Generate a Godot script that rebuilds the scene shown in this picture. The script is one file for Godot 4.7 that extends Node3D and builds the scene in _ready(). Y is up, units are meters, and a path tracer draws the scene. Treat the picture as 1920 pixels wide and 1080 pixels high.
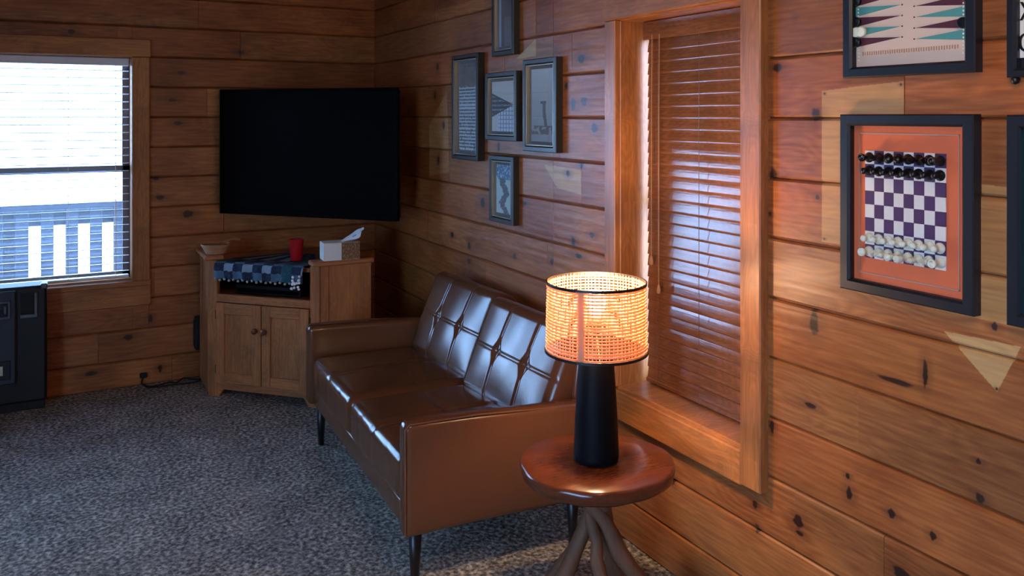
extends Node3D
# Log cabin living room. Along = distance down the long wall from the viewer (world -z), x = towards the right-hand wall, h = height.
const XW := 1.88        # right-hand log wall
const DF := 5.43        # far log wall
const XL := -3.0        # left wall, out of the picture
const DB := -2.6        # wall behind the viewer
const HC := 2.52        # ceiling
const COURSE := 0.18    # height of one log course
const COURSE0 := -0.025

var M := {}
var used := {}
var rng := RandomNumberGenerator.new()

func P(x: float, d: float, h: float) -> Vector3:
	return Vector3(x, h, -d)

# ---------------------------------------------------------------- nodes
func numbered(called: String) -> String:
	if not used.has(called):
		used[called] = 0
		return called
	used[called] += 1
	return "%s_%03d" % [called, used[called]]

func thing(called: String, label: String, category: String, at := Vector3.ZERO, turn := 0.0, group := "") -> Node3D:
	var o := Node3D.new()
	o.name = numbered(called)
	add_child(o)
	o.position = at
	o.rotation.y = turn
	o.set_meta("label", label)
	o.set_meta("category", category)
	if group != "":
		o.set_meta("group", group)
	return o

func setting(called: String, label: String, category: String, at := Vector3.ZERO) -> Node3D:
	var o := thing(called, label, category, at)
	o.set_meta("kind", "structure")
	return o

func start() -> SurfaceTool:
	var st := SurfaceTool.new()
	st.begin(Mesh.PRIMITIVE_TRIANGLES)
	st.set_smooth_group(-1)
	return st

func meshof(st: SurfaceTool) -> ArrayMesh:
	st.generate_normals()
	st.index()
	return st.commit()

func part(called: String, mesh: Mesh, m: Material, parent: Node3D, at := Vector3.ZERO) -> MeshInstance3D:
	var o := MeshInstance3D.new()
	o.name = called
	o.mesh = mesh
	o.material_override = m
	o.cast_shadow = GeometryInstance3D.SHADOW_CASTING_SETTING_ON
	parent.add_child(o, true)
	o.position = at
	return o

func note(o: Node, label: String) -> Node:
	o.set_meta("label", label)
	return o

# ---------------------------------------------------------------- shapes
func tri(st: SurfaceTool, a: Vector3, b: Vector3, c: Vector3, out: Vector3) -> void:
	if (b - a).cross(c - a).dot(out) > 0.0:
		st.add_vertex(a); st.add_vertex(c); st.add_vertex(b)
	else:
		st.add_vertex(a); st.add_vertex(b); st.add_vertex(c)

func quad(st: SurfaceTool, a: Vector3, b: Vector3, c: Vector3, d: Vector3, out: Vector3) -> void:
	tri(st, a, b, c, out)
	tri(st, a, c, d, out)

# box from corner to corner with chamfered edges
func box(st: SurfaceTool, lo: Vector3, hi: Vector3, bev := 0.003, tf := Transform3D.IDENTITY) -> void:
	var a := Vector3(minf(lo.x, hi.x), minf(lo.y, hi.y), minf(lo.z, hi.z))
	var b := Vector3(maxf(lo.x, hi.x), maxf(lo.y, hi.y), maxf(lo.z, hi.z))
	var c := (a + b) / 2.0
	var e := (b - a) / 2.0
	var k := minf(bev, minf(e.x, minf(e.y, e.z)) * 0.49)
	var o := tf * c
	var v := func(ax: int, s: Vector3) -> Vector3:
		var p := Vector3(e.x - k, e.y - k, e.z - k)
		p[ax] = e[ax]
		return tf * (c + p * s)
	for ax in 3:
		var u := (ax + 1) % 3
		var w := (ax + 2) % 3
		for s in [-1.0, 1.0]:
			var q: Array[Vector3] = []
			for t in [[-1, -1], [1, -1], [1, 1], [-1, 1]]:
				var sg := Vector3.ONE
				sg[ax] = s; sg[u] = t[0]; sg[w] = t[1]
				q.append(v.call(ax, sg))
			quad(st, q[0], q[1], q[2], q[3], (q[0] + q[2]) / 2.0 - o)
	if k <= 0.0:
		return
	for ax in 3:
		var u := (ax + 1) % 3
		var w := (ax + 2) % 3
		for su in [-1.0, 1.0]:
			for sw in [-1.0, 1.0]:
				var lo_s := Vector3.ONE
				lo_s[u] = su; lo_s[w] = sw; lo_s[ax] = -1
				var hi_s := lo_s
				hi_s[ax] = 1
				var p0: Vector3 = v.call(u, lo_s)
				var p1: Vector3 = v.call(u, hi_s)
				var p2: Vector3 = v.call(w, hi_s)
				var p3: Vector3 = v.call(w, lo_s)
				quad(st, p0, p1, p2, p3, (p0 + p2) / 2.0 - o)
	for sx in [-1.0, 1.0]:
		for sy in [-1.0, 1.0]:
			for sz in [-1.0, 1.0]:
				var sg := Vector3(sx, sy, sz)
				var p0: Vector3 = v.call(0, sg)
				var p1: Vector3 = v.call(1, sg)
				var p2: Vector3 = v.call(2, sg)
				tri(st, p0, p1, p2, (p0 + p1 + p2) / 3.0 - o)

func boxmesh(lo: Vector3, hi: Vector3, bev := 0.003) -> ArrayMesh:
	var st := start()
	box(st, lo, hi, bev)
	return meshof(st)

func ticks(half: float, r: float, m: int) -> PackedFloat32Array:
	var a := PackedFloat32Array()
	for t in [0.0, 0.12, 0.35, 0.65]:
		a.append(-half + r * t)
	for i in m + 1:
		a.append(lerpf(-half + r, half - r, float(i) / m))
	for t in [0.65, 0.35, 0.12, 0.0]:
		a.append(half - r * t)
	return a

# soft box about the origin; bend moves each point
func soft(size: Vector3, r: float, n: Vector3i, bend = null) -> ArrayMesh:
	var st := SurfaceTool.new()
	st.begin(Mesh.PRIMITIVE_TRIANGLES)
	st.set_smooth_group(0)
	var e := size / 2.0
	var tk := [ticks(e.x, r, n.x), ticks(e.y, r, n.y), ticks(e.z, r, n.z)]
	var inner := e - Vector3(r, r, r)
	for ax in 3:
		var u := (ax + 1) % 3
		var w := (ax + 2) % 3
		var tu: PackedFloat32Array = tk[u]
		var tw: PackedFloat32Array = tk[w]
		for s in [-1.0, 1.0]:
			var pts: Array[Vector3] = []
			for i in tu.size():
				for j in tw.size():
					var q := Vector3.ZERO
					q[ax] = e[ax] * s; q[u] = tu[i]; q[w] = tw[j]
					var c := q.clamp(-inner, inner)
					var p := c + (q - c).normalized() * r
					if bend != null:
						p = bend.call(p)
					pts.append(p)
			var nw := tw.size()
			var out := Vector3.ZERO
			out[ax] = s
			for i in tu.size() - 1:
				for j in nw - 1:
					var a := pts[i * nw + j]
					var b := pts[(i + 1) * nw + j]
					var c := pts[(i + 1) * nw + j + 1]
					var d := pts[i * nw + j + 1]
					var o := out + ((a + c) / 2.0 / e) * 0.3
					quad(st, a, b, c, d, o)
	return meshof(st)

# turned shape: profile of (radius, height)
func lathe(st: SurfaceTool, prof: Array, segs := 24, at := Vector3.ZERO, smooth := true, tf := Transform3D.IDENTITY) -> void:
	st.set_smooth_group(1 if smooth else -1)
	for i in prof.size() - 1:
		var a: Vector2 = prof[i]
		var b: Vector2 = prof[i + 1]
		var slope := Vector2(b.y - a.y, a.x - b.x)
		for k in segs:
			var t0 := TAU * k / segs
			var t1 := TAU * ((k + 1) % segs) / segs
			var p0 := tf * (at + Vector3(cos(t0) * a.x, a.y, sin(t0) * a.x))
			var p1 := tf * (at + Vector3(cos(t1) * a.x, a.y, sin(t1) * a.x))
			var p2 := tf * (at + Vector3(cos(t1) * b.x, b.y, sin(t1) * b.x))
			var p3 := tf * (at + Vector3(cos(t0) * b.x, b.y, sin(t0) * b.x))
			var tm := TAU * (k + 0.5) / segs
			var out := tf.basis * Vector3(cos(tm) * slope.x, slope.y, sin(tm) * slope.x)
			if a.x > 1e-5:
				tri(st, p0, p1, p2, out)
			if b.x > 1e-5:
				tri(st, p0, p2, p3, out)

func latheMesh(prof: Array, segs := 24, smooth := true, tf := Transform3D.IDENTITY) -> ArrayMesh:
	var st := start()
	lathe(st, prof, segs, Vector3.ZERO, smooth, tf)
	return meshof(st)

func tube(st: SurfaceTool, pts: Array, rad: Array, segs := 10) -> void:
	st.set_smooth_group(2)
	var rings: Array = []
	var side := Vector3.ZERO
	for i in pts.size():
		var p: Vector3 = pts[i]
		var nx: Vector3 = pts[mini(i + 1, pts.size() - 1)]
		var pv: Vector3 = pts[maxi(i - 1, 0)]
		var t := (nx - pv).normalized()
		if i == 0:
			side = t.cross(Vector3.UP if absf(t.y) < 0.9 else Vector3.RIGHT).normalized()
		side = (side - t * side.dot(t)).normalized()
		var up := t.cross(side)
		var ring: Array[Vector3] = []
		var r: float = rad[i] if rad.size() > 1 else rad[0]
		for k in segs:
			var a := TAU * k / segs
			ring.append(p + (side * cos(a) + up * sin(a)) * r)
		rings.append(ring)
	for i in pts.size() - 1:
		var mid: Vector3 = (pts[i] + pts[i + 1]) / 2.0
		for k in segs:
			var a: Vector3 = rings[i][k]
			var b: Vector3 = rings[i][(k + 1) % segs]
			var c: Vector3 = rings[i + 1][(k + 1) % segs]
			var d: Vector3 = rings[i + 1][k]
			quad(st, a, b, c, d, (a + c) / 2.0 - mid)
	st.set_smooth_group(-1)
	for e in [0, pts.size() - 1]:
		var o: Vector3 = pts[e] - pts[1 if e == 0 else e - 1]
		for k in segs:
			tri(st, pts[e], rings[e][k], rings[e][(k + 1) % segs], o)

func tubeMesh(pts: Array, rad: Array, segs := 10) -> ArrayMesh:
	var st := start()
	tube(st, pts, rad, segs)
	return meshof(st)

# outline (x, y) pushed along z from z0 to z1, placed by tf
func push(st: SurfaceTool, poly: PackedVector2Array, z0: float, z1: float, tf := Transform3D.IDENTITY, smooth := false) -> void:
	var n := poly.size()
	var area := 0.0
	for i in n:
		area += poly[i].cross(poly[(i + 1) % n])
	st.set_smooth_group(3 if smooth else -1)
	for i in n:
		var a := poly[i]
		var b := poly[(i + 1) % n]
		var o := Vector2(b.y - a.y, a.x - b.x) * signf(area)
		quad(st, tf * Vector3(a.x, a.y, z0), tf * Vector3(b.x, b.y, z0), tf * Vector3(b.x, b.y, z1), tf * Vector3(a.x, a.y, z1), tf.basis * Vector3(o.x, o.y, 0))
	st.set_smooth_group(-1)
	var idx := Geometry2D.triangulate_polygon(poly)
	for i in range(0, idx.size(), 3):
		for z in [z0, z1]:
			tri(st, tf * Vector3(poly[idx[i]].x, poly[idx[i]].y, z), tf * Vector3(poly[idx[i + 1]].x, poly[idx[i + 1]].y, z), tf * Vector3(poly[idx[i + 2]].x, poly[idx[i + 2]].y, z), tf.basis * Vector3(0, 0, z - (z0 + z1) / 2.0))

# flat panel with its own 0..1 uv; a = top left, b = top right, c = bottom right, d = bottom left
func card(a: Vector3, b: Vector3, c: Vector3, d: Vector3, thick: Vector3) -> ArrayMesh:
	var st := start()
	var n := -thick.normalized()
	var vs := [a, b, c, d]
	var uv := [Vector2(0, 0), Vector2(1, 0), Vector2(1, 1), Vector2(0, 1)]
	var order := [0, 1, 2, 0, 2, 3]
	if (b - a).cross(c - a).dot(n) > 0:
		order = [0, 2, 1, 0, 3, 2]
	for i in order:
		st.set_uv(uv[i])
		st.add_vertex(vs[i])
	st.set_uv(Vector2(0.02, 0.02))
	for i in 4:
		var p: Vector3 = vs[i]
		var q: Vector3 = vs[(i + 1) % 4]
		quad(st, p, q, q + thick, p + thick, (p + q) / 2.0 - (a + c) / 2.0)
	quad(st, a + thick, b + thick, c + thick, d + thick, thick)
	st.generate_normals()
	return st.commit()

# ---------------------------------------------------------------- materials and textures
func mat(c: Color, rough: float, more := {}) -> StandardMaterial3D:
	var m := StandardMaterial3D.new()
	m.albedo_color = c
	m.roughness = rough
	for k in more:
		m.set(k, more[k])
	return m

func rgb8(r: float, g: float, b: float) -> Color:
	return Color(r / 255.0, g / 255.0, b / 255.0)

func tex(im: Image) -> ImageTexture:
	return ImageTexture.create_from_image(im)

func grey(w: int, h: int, to_w: int, to_h: int, freq: float, sd: int, type := FastNoiseLite.TYPE_SIMPLEX_SMOOTH) -> Image:
	var n := FastNoiseLite.new()
	n.seed = sd
	n.noise_type = type
	n.frequency = freq
	n.fractal_octaves = 3
	var im := n.get_seamless_image(w, h)
	im.convert(Image.FORMAT_L8)
	if to_w != w or to_h != h:
		im.resize(to_w, to_h, Image.INTERPOLATE_CUBIC)
	return im

# knotty pine laid in courses: u0..u1 runs along the wall, v0..v1 up it
func pine(w: int, h: int, u0: float, u1: float, v0: float, v1: float, joints: Dictionary, knots: Array, patches: Array, sd: int) -> ImageTexture:
	var fine := grey(96, h, w, h, 0.11, sd).get_data()
	var mid := grey(24, h / 8, w, h, 0.09, sd + 1).get_data()
	var broad := grey(64, 64, w, h, 0.05, sd + 2).get_data()
	var out := PackedByteArray()
	out.resize(w * h * 3)
	var r := RandomNumberGenerator.new()
	var dk := Vector3(98, 45, 18)
	var lt := Vector3(202, 127, 67)
	for y in h:
		var vv := lerpf(v1, v0, (y + 0.5) / h)
		var k := int(floor((vv - COURSE0) / COURSE))
		var js: Array = joints.get(k, [])
		var seg := -1
		var off := 0
		var tone := 0.0
		var warm := 0.0
		var swirl := 0.0
		var next := 0
		for x in w:
			if x >= next:
				seg += 1
				next = w + 1
				if seg < js.size():
					next = maxi(x, int((js[seg] - u0) / (u1 - u0) * w))
				r.seed = hash([sd, k, seg])
				off = r.randi() % w
				tone = r.randf_range(-0.10, 0.12)
				warm = r.randf_range(-5.0, 8.0)
				swirl = r.randf_range(0.1, 0.55)
			var i := y * w + x
			var xo := y * w + (x + off) % w
			var f := fine[xo] / 255.0
			var m := mid[xo] / 255.0
			var b := broad[xo] / 255.0
			var ring := absf(fposmod(m * 7.0 + b * 4.0, 1.0) - 0.5) * 2.0
			var t := clampf(0.52 + tone + (f - 0.5) * 0.44 + (ring - 0.5) * 0.42 * swirl + (b - 0.5) * 0.42, 0.0, 1.0)
			var j := i * 3
			out[j] = int(lerpf(dk.x, lt.x, t))
			out[j + 1] = int(clampf(lerpf(dk.y, lt.y, t) - warm, 0, 255))
			out[j + 2] = int(clampf(lerpf(dk.z, lt.z, t) - warm, 0, 255))
	# outlines of pennants and sheets once tacked to the boards: the wood under them has not darkened with age; sharp-edged, with tack holes at the corners
	for pt in patches:
		var poly := PackedVector2Array()
		var lo := Vector2(1e9, 1e9)
		var hi := -lo
		for q in pt.at:
			var p := Vector2((q[0] - u0) / (u1 - u0) * w, (v1 - q[1]) / (v1 - v0) * h)
			poly.append(p)
			lo = lo.min(p)
			hi = hi.max(p)
		for y in range(maxi(0, int(lo.y)), mini(h, int(hi.y) + 1)):
			for x in range(maxi(0, int(lo.x)), mini(w, int(hi.x) + 1)):
				if Geometry2D.is_point_in_polygon(Vector2(x, y), poly):
					var j := (y * w + x) * 3
					var g: float = pt.by
					out[j] = int(lerpf(out[j], minf(255.0, out[j] * 0.45 + 128), g))
					out[j + 1] = int(lerpf(out[j + 1], minf(255.0, out[j + 1] * 0.55 + 102), g))
					out[j + 2] = int(lerpf(out[j + 2], minf(255.0, out[j + 2] * 0.6 + 68), g))
	# knots
	for kn in knots:
		var cx: float = (kn[0] - u0) / (u1 - u0) * w
		var cy: float = (v1 - kn[1]) / (v1 - v0) * h
		var rx: float = absf(kn[2] / (u1 - u0) * w)
		var ry: float = absf(kn[3] / (v1 - v0) * h)
		for y in range(maxi(0, int(cy - ry * 3)), mini(h, int(cy + ry * 3) + 1)):
			for x in range(maxi(0, int(cx - rx * 5)), mini(w, int(cx + rx * 5) + 1)):
				var j := (y * w + x) * 3
				var f := fine[y * w + x] / 255.0
				var away_from := Vector2((x - cx) / rx, (y - cy) / ry)
				var ang := away_from.angle()
				var q := away_from.length() * (0.72 + 0.45 * f + 0.07 * sin(ang * 3.0 + cx) + 0.05 * sin(ang * 5.0 + cy))
				var q2 := Vector2((x - cx) / (rx * 4.5), (y - cy) / (ry * 2.4)).length() * (0.85 + 0.3 * f)
				var k := clampf((1.15 - q) / 0.35, 0, 1) * 0.86 + (1.0 - clampf((1.15 - q) / 0.35, 0, 1)) * clampf(1.0 - q2, 0, 1) * 0.32
				out[j] = int(lerpf(out[j], 38, k))
				out[j + 1] = int(lerpf(out[j + 1], 18, k))
				out[j + 2] = int(lerpf(out[j + 2], 11, k))
	return tex(Image.create_from_data(w, h, false, Image.FORMAT_RGB8, out))

func make_materials() -> void:
	# grain that any wooden thing takes, tinted by its own colour
	var g := grey(32, 512, 512, 512, 0.10, 5).get_data()
	var gb := grey(16, 64, 512, 512, 0.06, 6).get_data()
	var along := Image.create(512, 512, false, Image.FORMAT_RGB8)
	for y in 512:
		for x in 512:
			var f := g[y * 512 + x] / 255.0
			var m := gb[y * 512 + x] / 255.0
			var ring := absf(fposmod(m * 9.0, 1.0) - 0.5) * 2.0
			var v := clampf(0.82 + (f - 0.5) * 0.2 + (ring - 0.5) * 0.08 + (m - 0.5) * 0.22, 0.3, 1.0)
			along.set_pixel(x, y, Color(v, v * 0.985, v * 0.96))
	var upright: Image = along.duplicate()
	upright.rotate_90(CLOCKWISE)
	var ta := tex(along)
	var tu := tex(upright)
	var bumps := grey(32, 512, 512, 512, 0.10, 5)
	bumps.convert(Image.FORMAT_RGBA8)
	bumps.bump_map_to_normal_map(2.0)
	M.grain_normal = tex(bumps)
	var wood := func(c: Color, rough: float, t: Texture2D, scale := 1.4) -> StandardMaterial3D:
		var m := mat(c, rough, {"albedo_texture": t, "uv1_triplanar": true, "uv1_scale": Vector3.ONE * scale})
		m.normal_enabled = true
		m.normal_texture = M.grain_normal
		m.normal_scale = 0.06
		return m
	M.trim = wood.call(rgb8(202, 128, 70), 0.36, ta)
	M.trim_up = wood.call(rgb8(202, 128, 70), 0.36, tu)
	M.oak = wood.call(rgb8(206, 130, 78), 0.45, ta)
	M.oak_up = wood.call(rgb8(206, 130, 78), 0.45, tu)
	M.knob = wood.call(rgb8(150, 84, 48), 0.4, ta)
	M.slab = wood.call(rgb8(118, 60, 36), 0.24, ta, 2.2)
	M.bark = wood.call(rgb8(132, 88, 60), 0.7, tu, 2.5)
	M.slat = wood.call(rgb8(156, 98, 62), 0.11, ta, 2.0)
	M.plain_wood = wood.call(rgb8(136, 80, 48), 0.5, ta, 0.6)
	M.deck = wood.call(rgb8(112, 118, 132), 0.8, ta)
	M.rail = mat(rgb8(40, 46, 64), 0.7)
	M.snow = mat(rgb8(240, 242, 246), 0.9)
	M.sash = mat(rgb8(72, 52, 42), 0.5)
	M.white_slat = mat(rgb8(228, 230, 236), 0.5)
	M.cord = mat(rgb8(176, 132, 96), 0.8)
	M.glass = mat(Color(1, 1, 1, 0.06), 0.02, {"transparency": BaseMaterial3D.TRANSPARENCY_ALPHA, "metallic_specular": 0.5})
	# leather
	var lb := grey(512, 512, 512, 512, 0.05, 11, FastNoiseLite.TYPE_CELLULAR)
	lb.convert(Image.FORMAT_RGBA8)
	lb.bump_map_to_normal_map(1.5)
	M.leather = mat(rgb8(98, 59, 37), 0.2, {"uv1_triplanar": true, "uv1_scale": Vector3.ONE * 3.0, "normal_enabled": true, "normal_texture": tex(lb), "normal_scale": 0.12})
	M.piping = mat(rgb8(100, 58, 34), 0.6)
	M.dark_leg = mat(rgb8(24, 17, 15), 0.4)
	# carpet: short twisted pile of light and dark yarn
	var c1 := grey(1024, 1024, 1024, 1024, 0.085, 21, FastNoiseLite.TYPE_CELLULAR)
	var c2 := grey(1024, 1024, 1024, 1024, 0.05, 22)
	var c3 := grey(256, 256, 1024, 1024, 0.02, 23)
	var d1 := c1.get_data()
	var d2 := c2.get_data()
	var d3 := c3.get_data()
	var r := RandomNumberGenerator.new()
	r.seed = 7
	var out := PackedByteArray()
	out.resize(1024 * 1024 * 3)
	for i in 1024 * 1024:
		var t := clampf(0.5 + (d1[i] / 255.0 - 0.45) * 0.75 + (d2[i] / 255.0 - 0.5) * 1.1 + (d3[i] / 255.0 - 0.5) * 0.25 + (r.randf() - 0.5) * 0.25, 0, 1)
		out[i * 3] = int(lerpf(66, 222, t))
		out[i * 3 + 1] = int(lerpf(60, 206, t))
		out[i * 3 + 2] = int(lerpf(54, 186, t))
	M.carpet = mat(Color.WHITE, 0.95, {"albedo_texture": tex(Image.create_from_data(1024, 1024, false, Image.FORMAT_RGB8, out)), "uv1_triplanar": true, "uv1_world_triplanar": true, "uv1_scale": Vector3.ONE * 0.75})
	M.carpet.heightmap_enabled = true
	M.carpet.heightmap_texture = tex(c2)
	M.carpet.heightmap_scale = 0.4
	M.black = mat(rgb8(14, 15, 18), 0.4)
	M.black_frame = mat(rgb8(16, 20, 28), 0.42)
	M.bronze_frame = mat(rgb8(40, 36, 30), 0.35)
	M.black_matte = mat(rgb8(16, 16, 18), 0.75)
	M.stove = mat(rgb8(14, 15, 18), 0.55)
	M.stove_face = mat(rgb8(40, 48, 58), 0.5)
	M.stove_trim = mat(rgb8(96, 104, 112), 0.4, {"metallic": 0.4})
	M.screen = mat(rgb8(4, 4, 5), 0.5, {"metallic_specular": 0.15})
	M.lamp_base = mat(rgb8(6, 8, 12), 0.55, {"metallic_specular": 0.25})
	M.white = mat(rgb8(226, 222, 210), 0.7)
	M.paper = mat(rgb8(238, 238, 238), 0.9)
	M.bead = mat(rgb8(150, 140, 116), 0.35, {"metallic": 0.5})
	M.brass = mat(rgb8(70, 60, 40), 0.4, {"metallic": 0.6})
	M.red = mat(rgb8(176, 20, 24), 0.4)

# ---------------------------------------------------------------- log walls
# a run of one course; the face looks along n, u0..u1 lie along the wall axis
func plank(parent: Node3D, m: Material, side: String, u0: float, u1: float, k: int, tw: Array, h_hi := 99.0, h_lo := -99.0) -> void:
	if u1 - u0 < 0.01:
		return
	var v0 := maxf(COURSE0 + COURSE * k, h_lo)
	var v1 := minf(COURSE0 + COURSE * (k + 1), h_hi)
	if v1 - v0 < 0.01:
		return
	var ch := 0.008
	var deep := 0.012
	var prof := [[v0 + 0.0008, deep], [v0 + 0.0035, 0.004], [v0 + ch, 0.0], [v1 - ch, 0.0], [v1 - 0.0035, 0.004], [v1 - 0.0008, deep]]
	var st := start()
	var pt := func(u: float, v: float, dep: float) -> Vector3:
		return P(XW + dep, u, v) if side == "right" else P(u, DF + dep, v)
	var out := Vector3(-1, 0, 0) if side == "right" else Vector3(0, 0, 1)
	var put := func(u: float, v: float, dep: float) -> void:
		st.set_uv(Vector2((u - tw[0]) / (tw[1] - tw[0]), (tw[3] - v) / (tw[3] - tw[2])))
		st.add_vertex(pt.call(u, v, dep))
	for i in prof.size() - 1:
		var a: Array = prof[i]
		var b: Array = prof[i + 1]
		var q := [[u0 + 0.001, a], [u1 - 0.001, a], [u1 - 0.001, b], [u0 + 0.001, b]]
		for t in [[0, 1, 2], [0, 2, 3]]:
			var p0: Vector3 = pt.call(q[t[0]][0], q[t[0]][1][0], q[t[0]][1][1])
			var p1: Vector3 = pt.call(q[t[1]][0], q[t[1]][1][0], q[t[1]][1][1])
			var p2: Vector3 = pt.call(q[t[2]][0], q[t[2]][1][0], q[t[2]][1][1])
			var o: Array = t
			if (p1 - p0).cross(p2 - p0).dot(out) > 0:
				o = [t[0], t[2], t[1]]
			for n in o:
				put.call(q[n][0], q[n][1][0], q[n][1][1])
	# the two ends
	for e in [u0 + 0.001, u1 - 0.001]:
		for i in [0, 1, 2]:
			var a: Array = prof[i]
			var b: Array = prof[5 - i]
			put.call(e, a[0], a[1]); put.call(e, b[0], b[1]); put.call(e, b[0], deep)
			put.call(e, a[0], a[1]); put.call(e, b[0], deep); put.call(e, a[0], deep)
	st.generate_normals()
	part("plank", st.commit(), m, parent)

func wall_material(t: Texture2D) -> StandardMaterial3D:
	var m := mat(Color.WHITE, 0.4, {"albedo_texture": t})
	m.normal_enabled = true
	m.normal_texture = M.grain_normal
	m.normal_scale = 0.16
	return m

func _ready() -> void:
	rng.seed = 12
	# ---- camera
	var cam := Camera3D.new()
	cam.name = "camera"
	cam.projection = Camera3D.PROJECTION_FRUSTUM
	cam.near = 0.1
	cam.far = 200.0
	cam.size = 1080.0 / 1570.0 * 0.1
	cam.frustum_offset = Vector2(0, -322.0 / 1570.0 * 0.1)
	cam.position = Vector3(0, 1.6, 0)
	cam.rotation.y = deg_to_rad(-28.4)
	add_child(cam)
	cam.current = true
	# ---- sky and exposure
	var env := Environment.new()
	env.background_mode = Environment.BG_SKY
	var sky := ProceduralSkyMaterial.new()
	sky.sky_top_color = Color(0.58, 0.77, 1.0)
	sky.sky_horizon_color = Color(0.64, 0.80, 1.0)
	sky.sky_energy_multiplier = 4.3
	sky.ground_horizon_color = Color(0.64, 0.80, 1.0)
	sky.ground_bottom_color = Color(0.64, 0.78, 0.95)
	sky.ground_energy_multiplier = 3.4
	env.sky = Sky.new()
	env.sky.sky_material = sky
	env.tonemap_mode = Environment.TONE_MAPPER_LINEAR
	env.tonemap_exposure = 0.98
	env.sdfgi_enabled = true
	env.ssao_enabled = true
	env.ssil_enabled = true
	var we := WorldEnvironment.new()
	we.name = "sky"
	we.environment = env
	add_child(we)
	make_materials()
	shell()
	far_windows()
	outside()
	side_window()
	ceiling_light(0.85, 0.6)
	sofa()
	table_and_lamp()
	cabinet()
	television()
	stove()
	game_frames()
	small_frames()
	small_things()

# ---------------------------------------------------------------- setting
const WIN_R := [1.935, 2.60, 0.575, 1.965]     # opening in the right wall: along from, to, height from, to
const WIN_F := [-1.48, 0.38, 0.63, 1.95]      # opening in the far wall: x from, to
const WIN_L := [-2.0, 0.4, 0.3, 2.1]          # opening in the left wall, out of the picture

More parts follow.
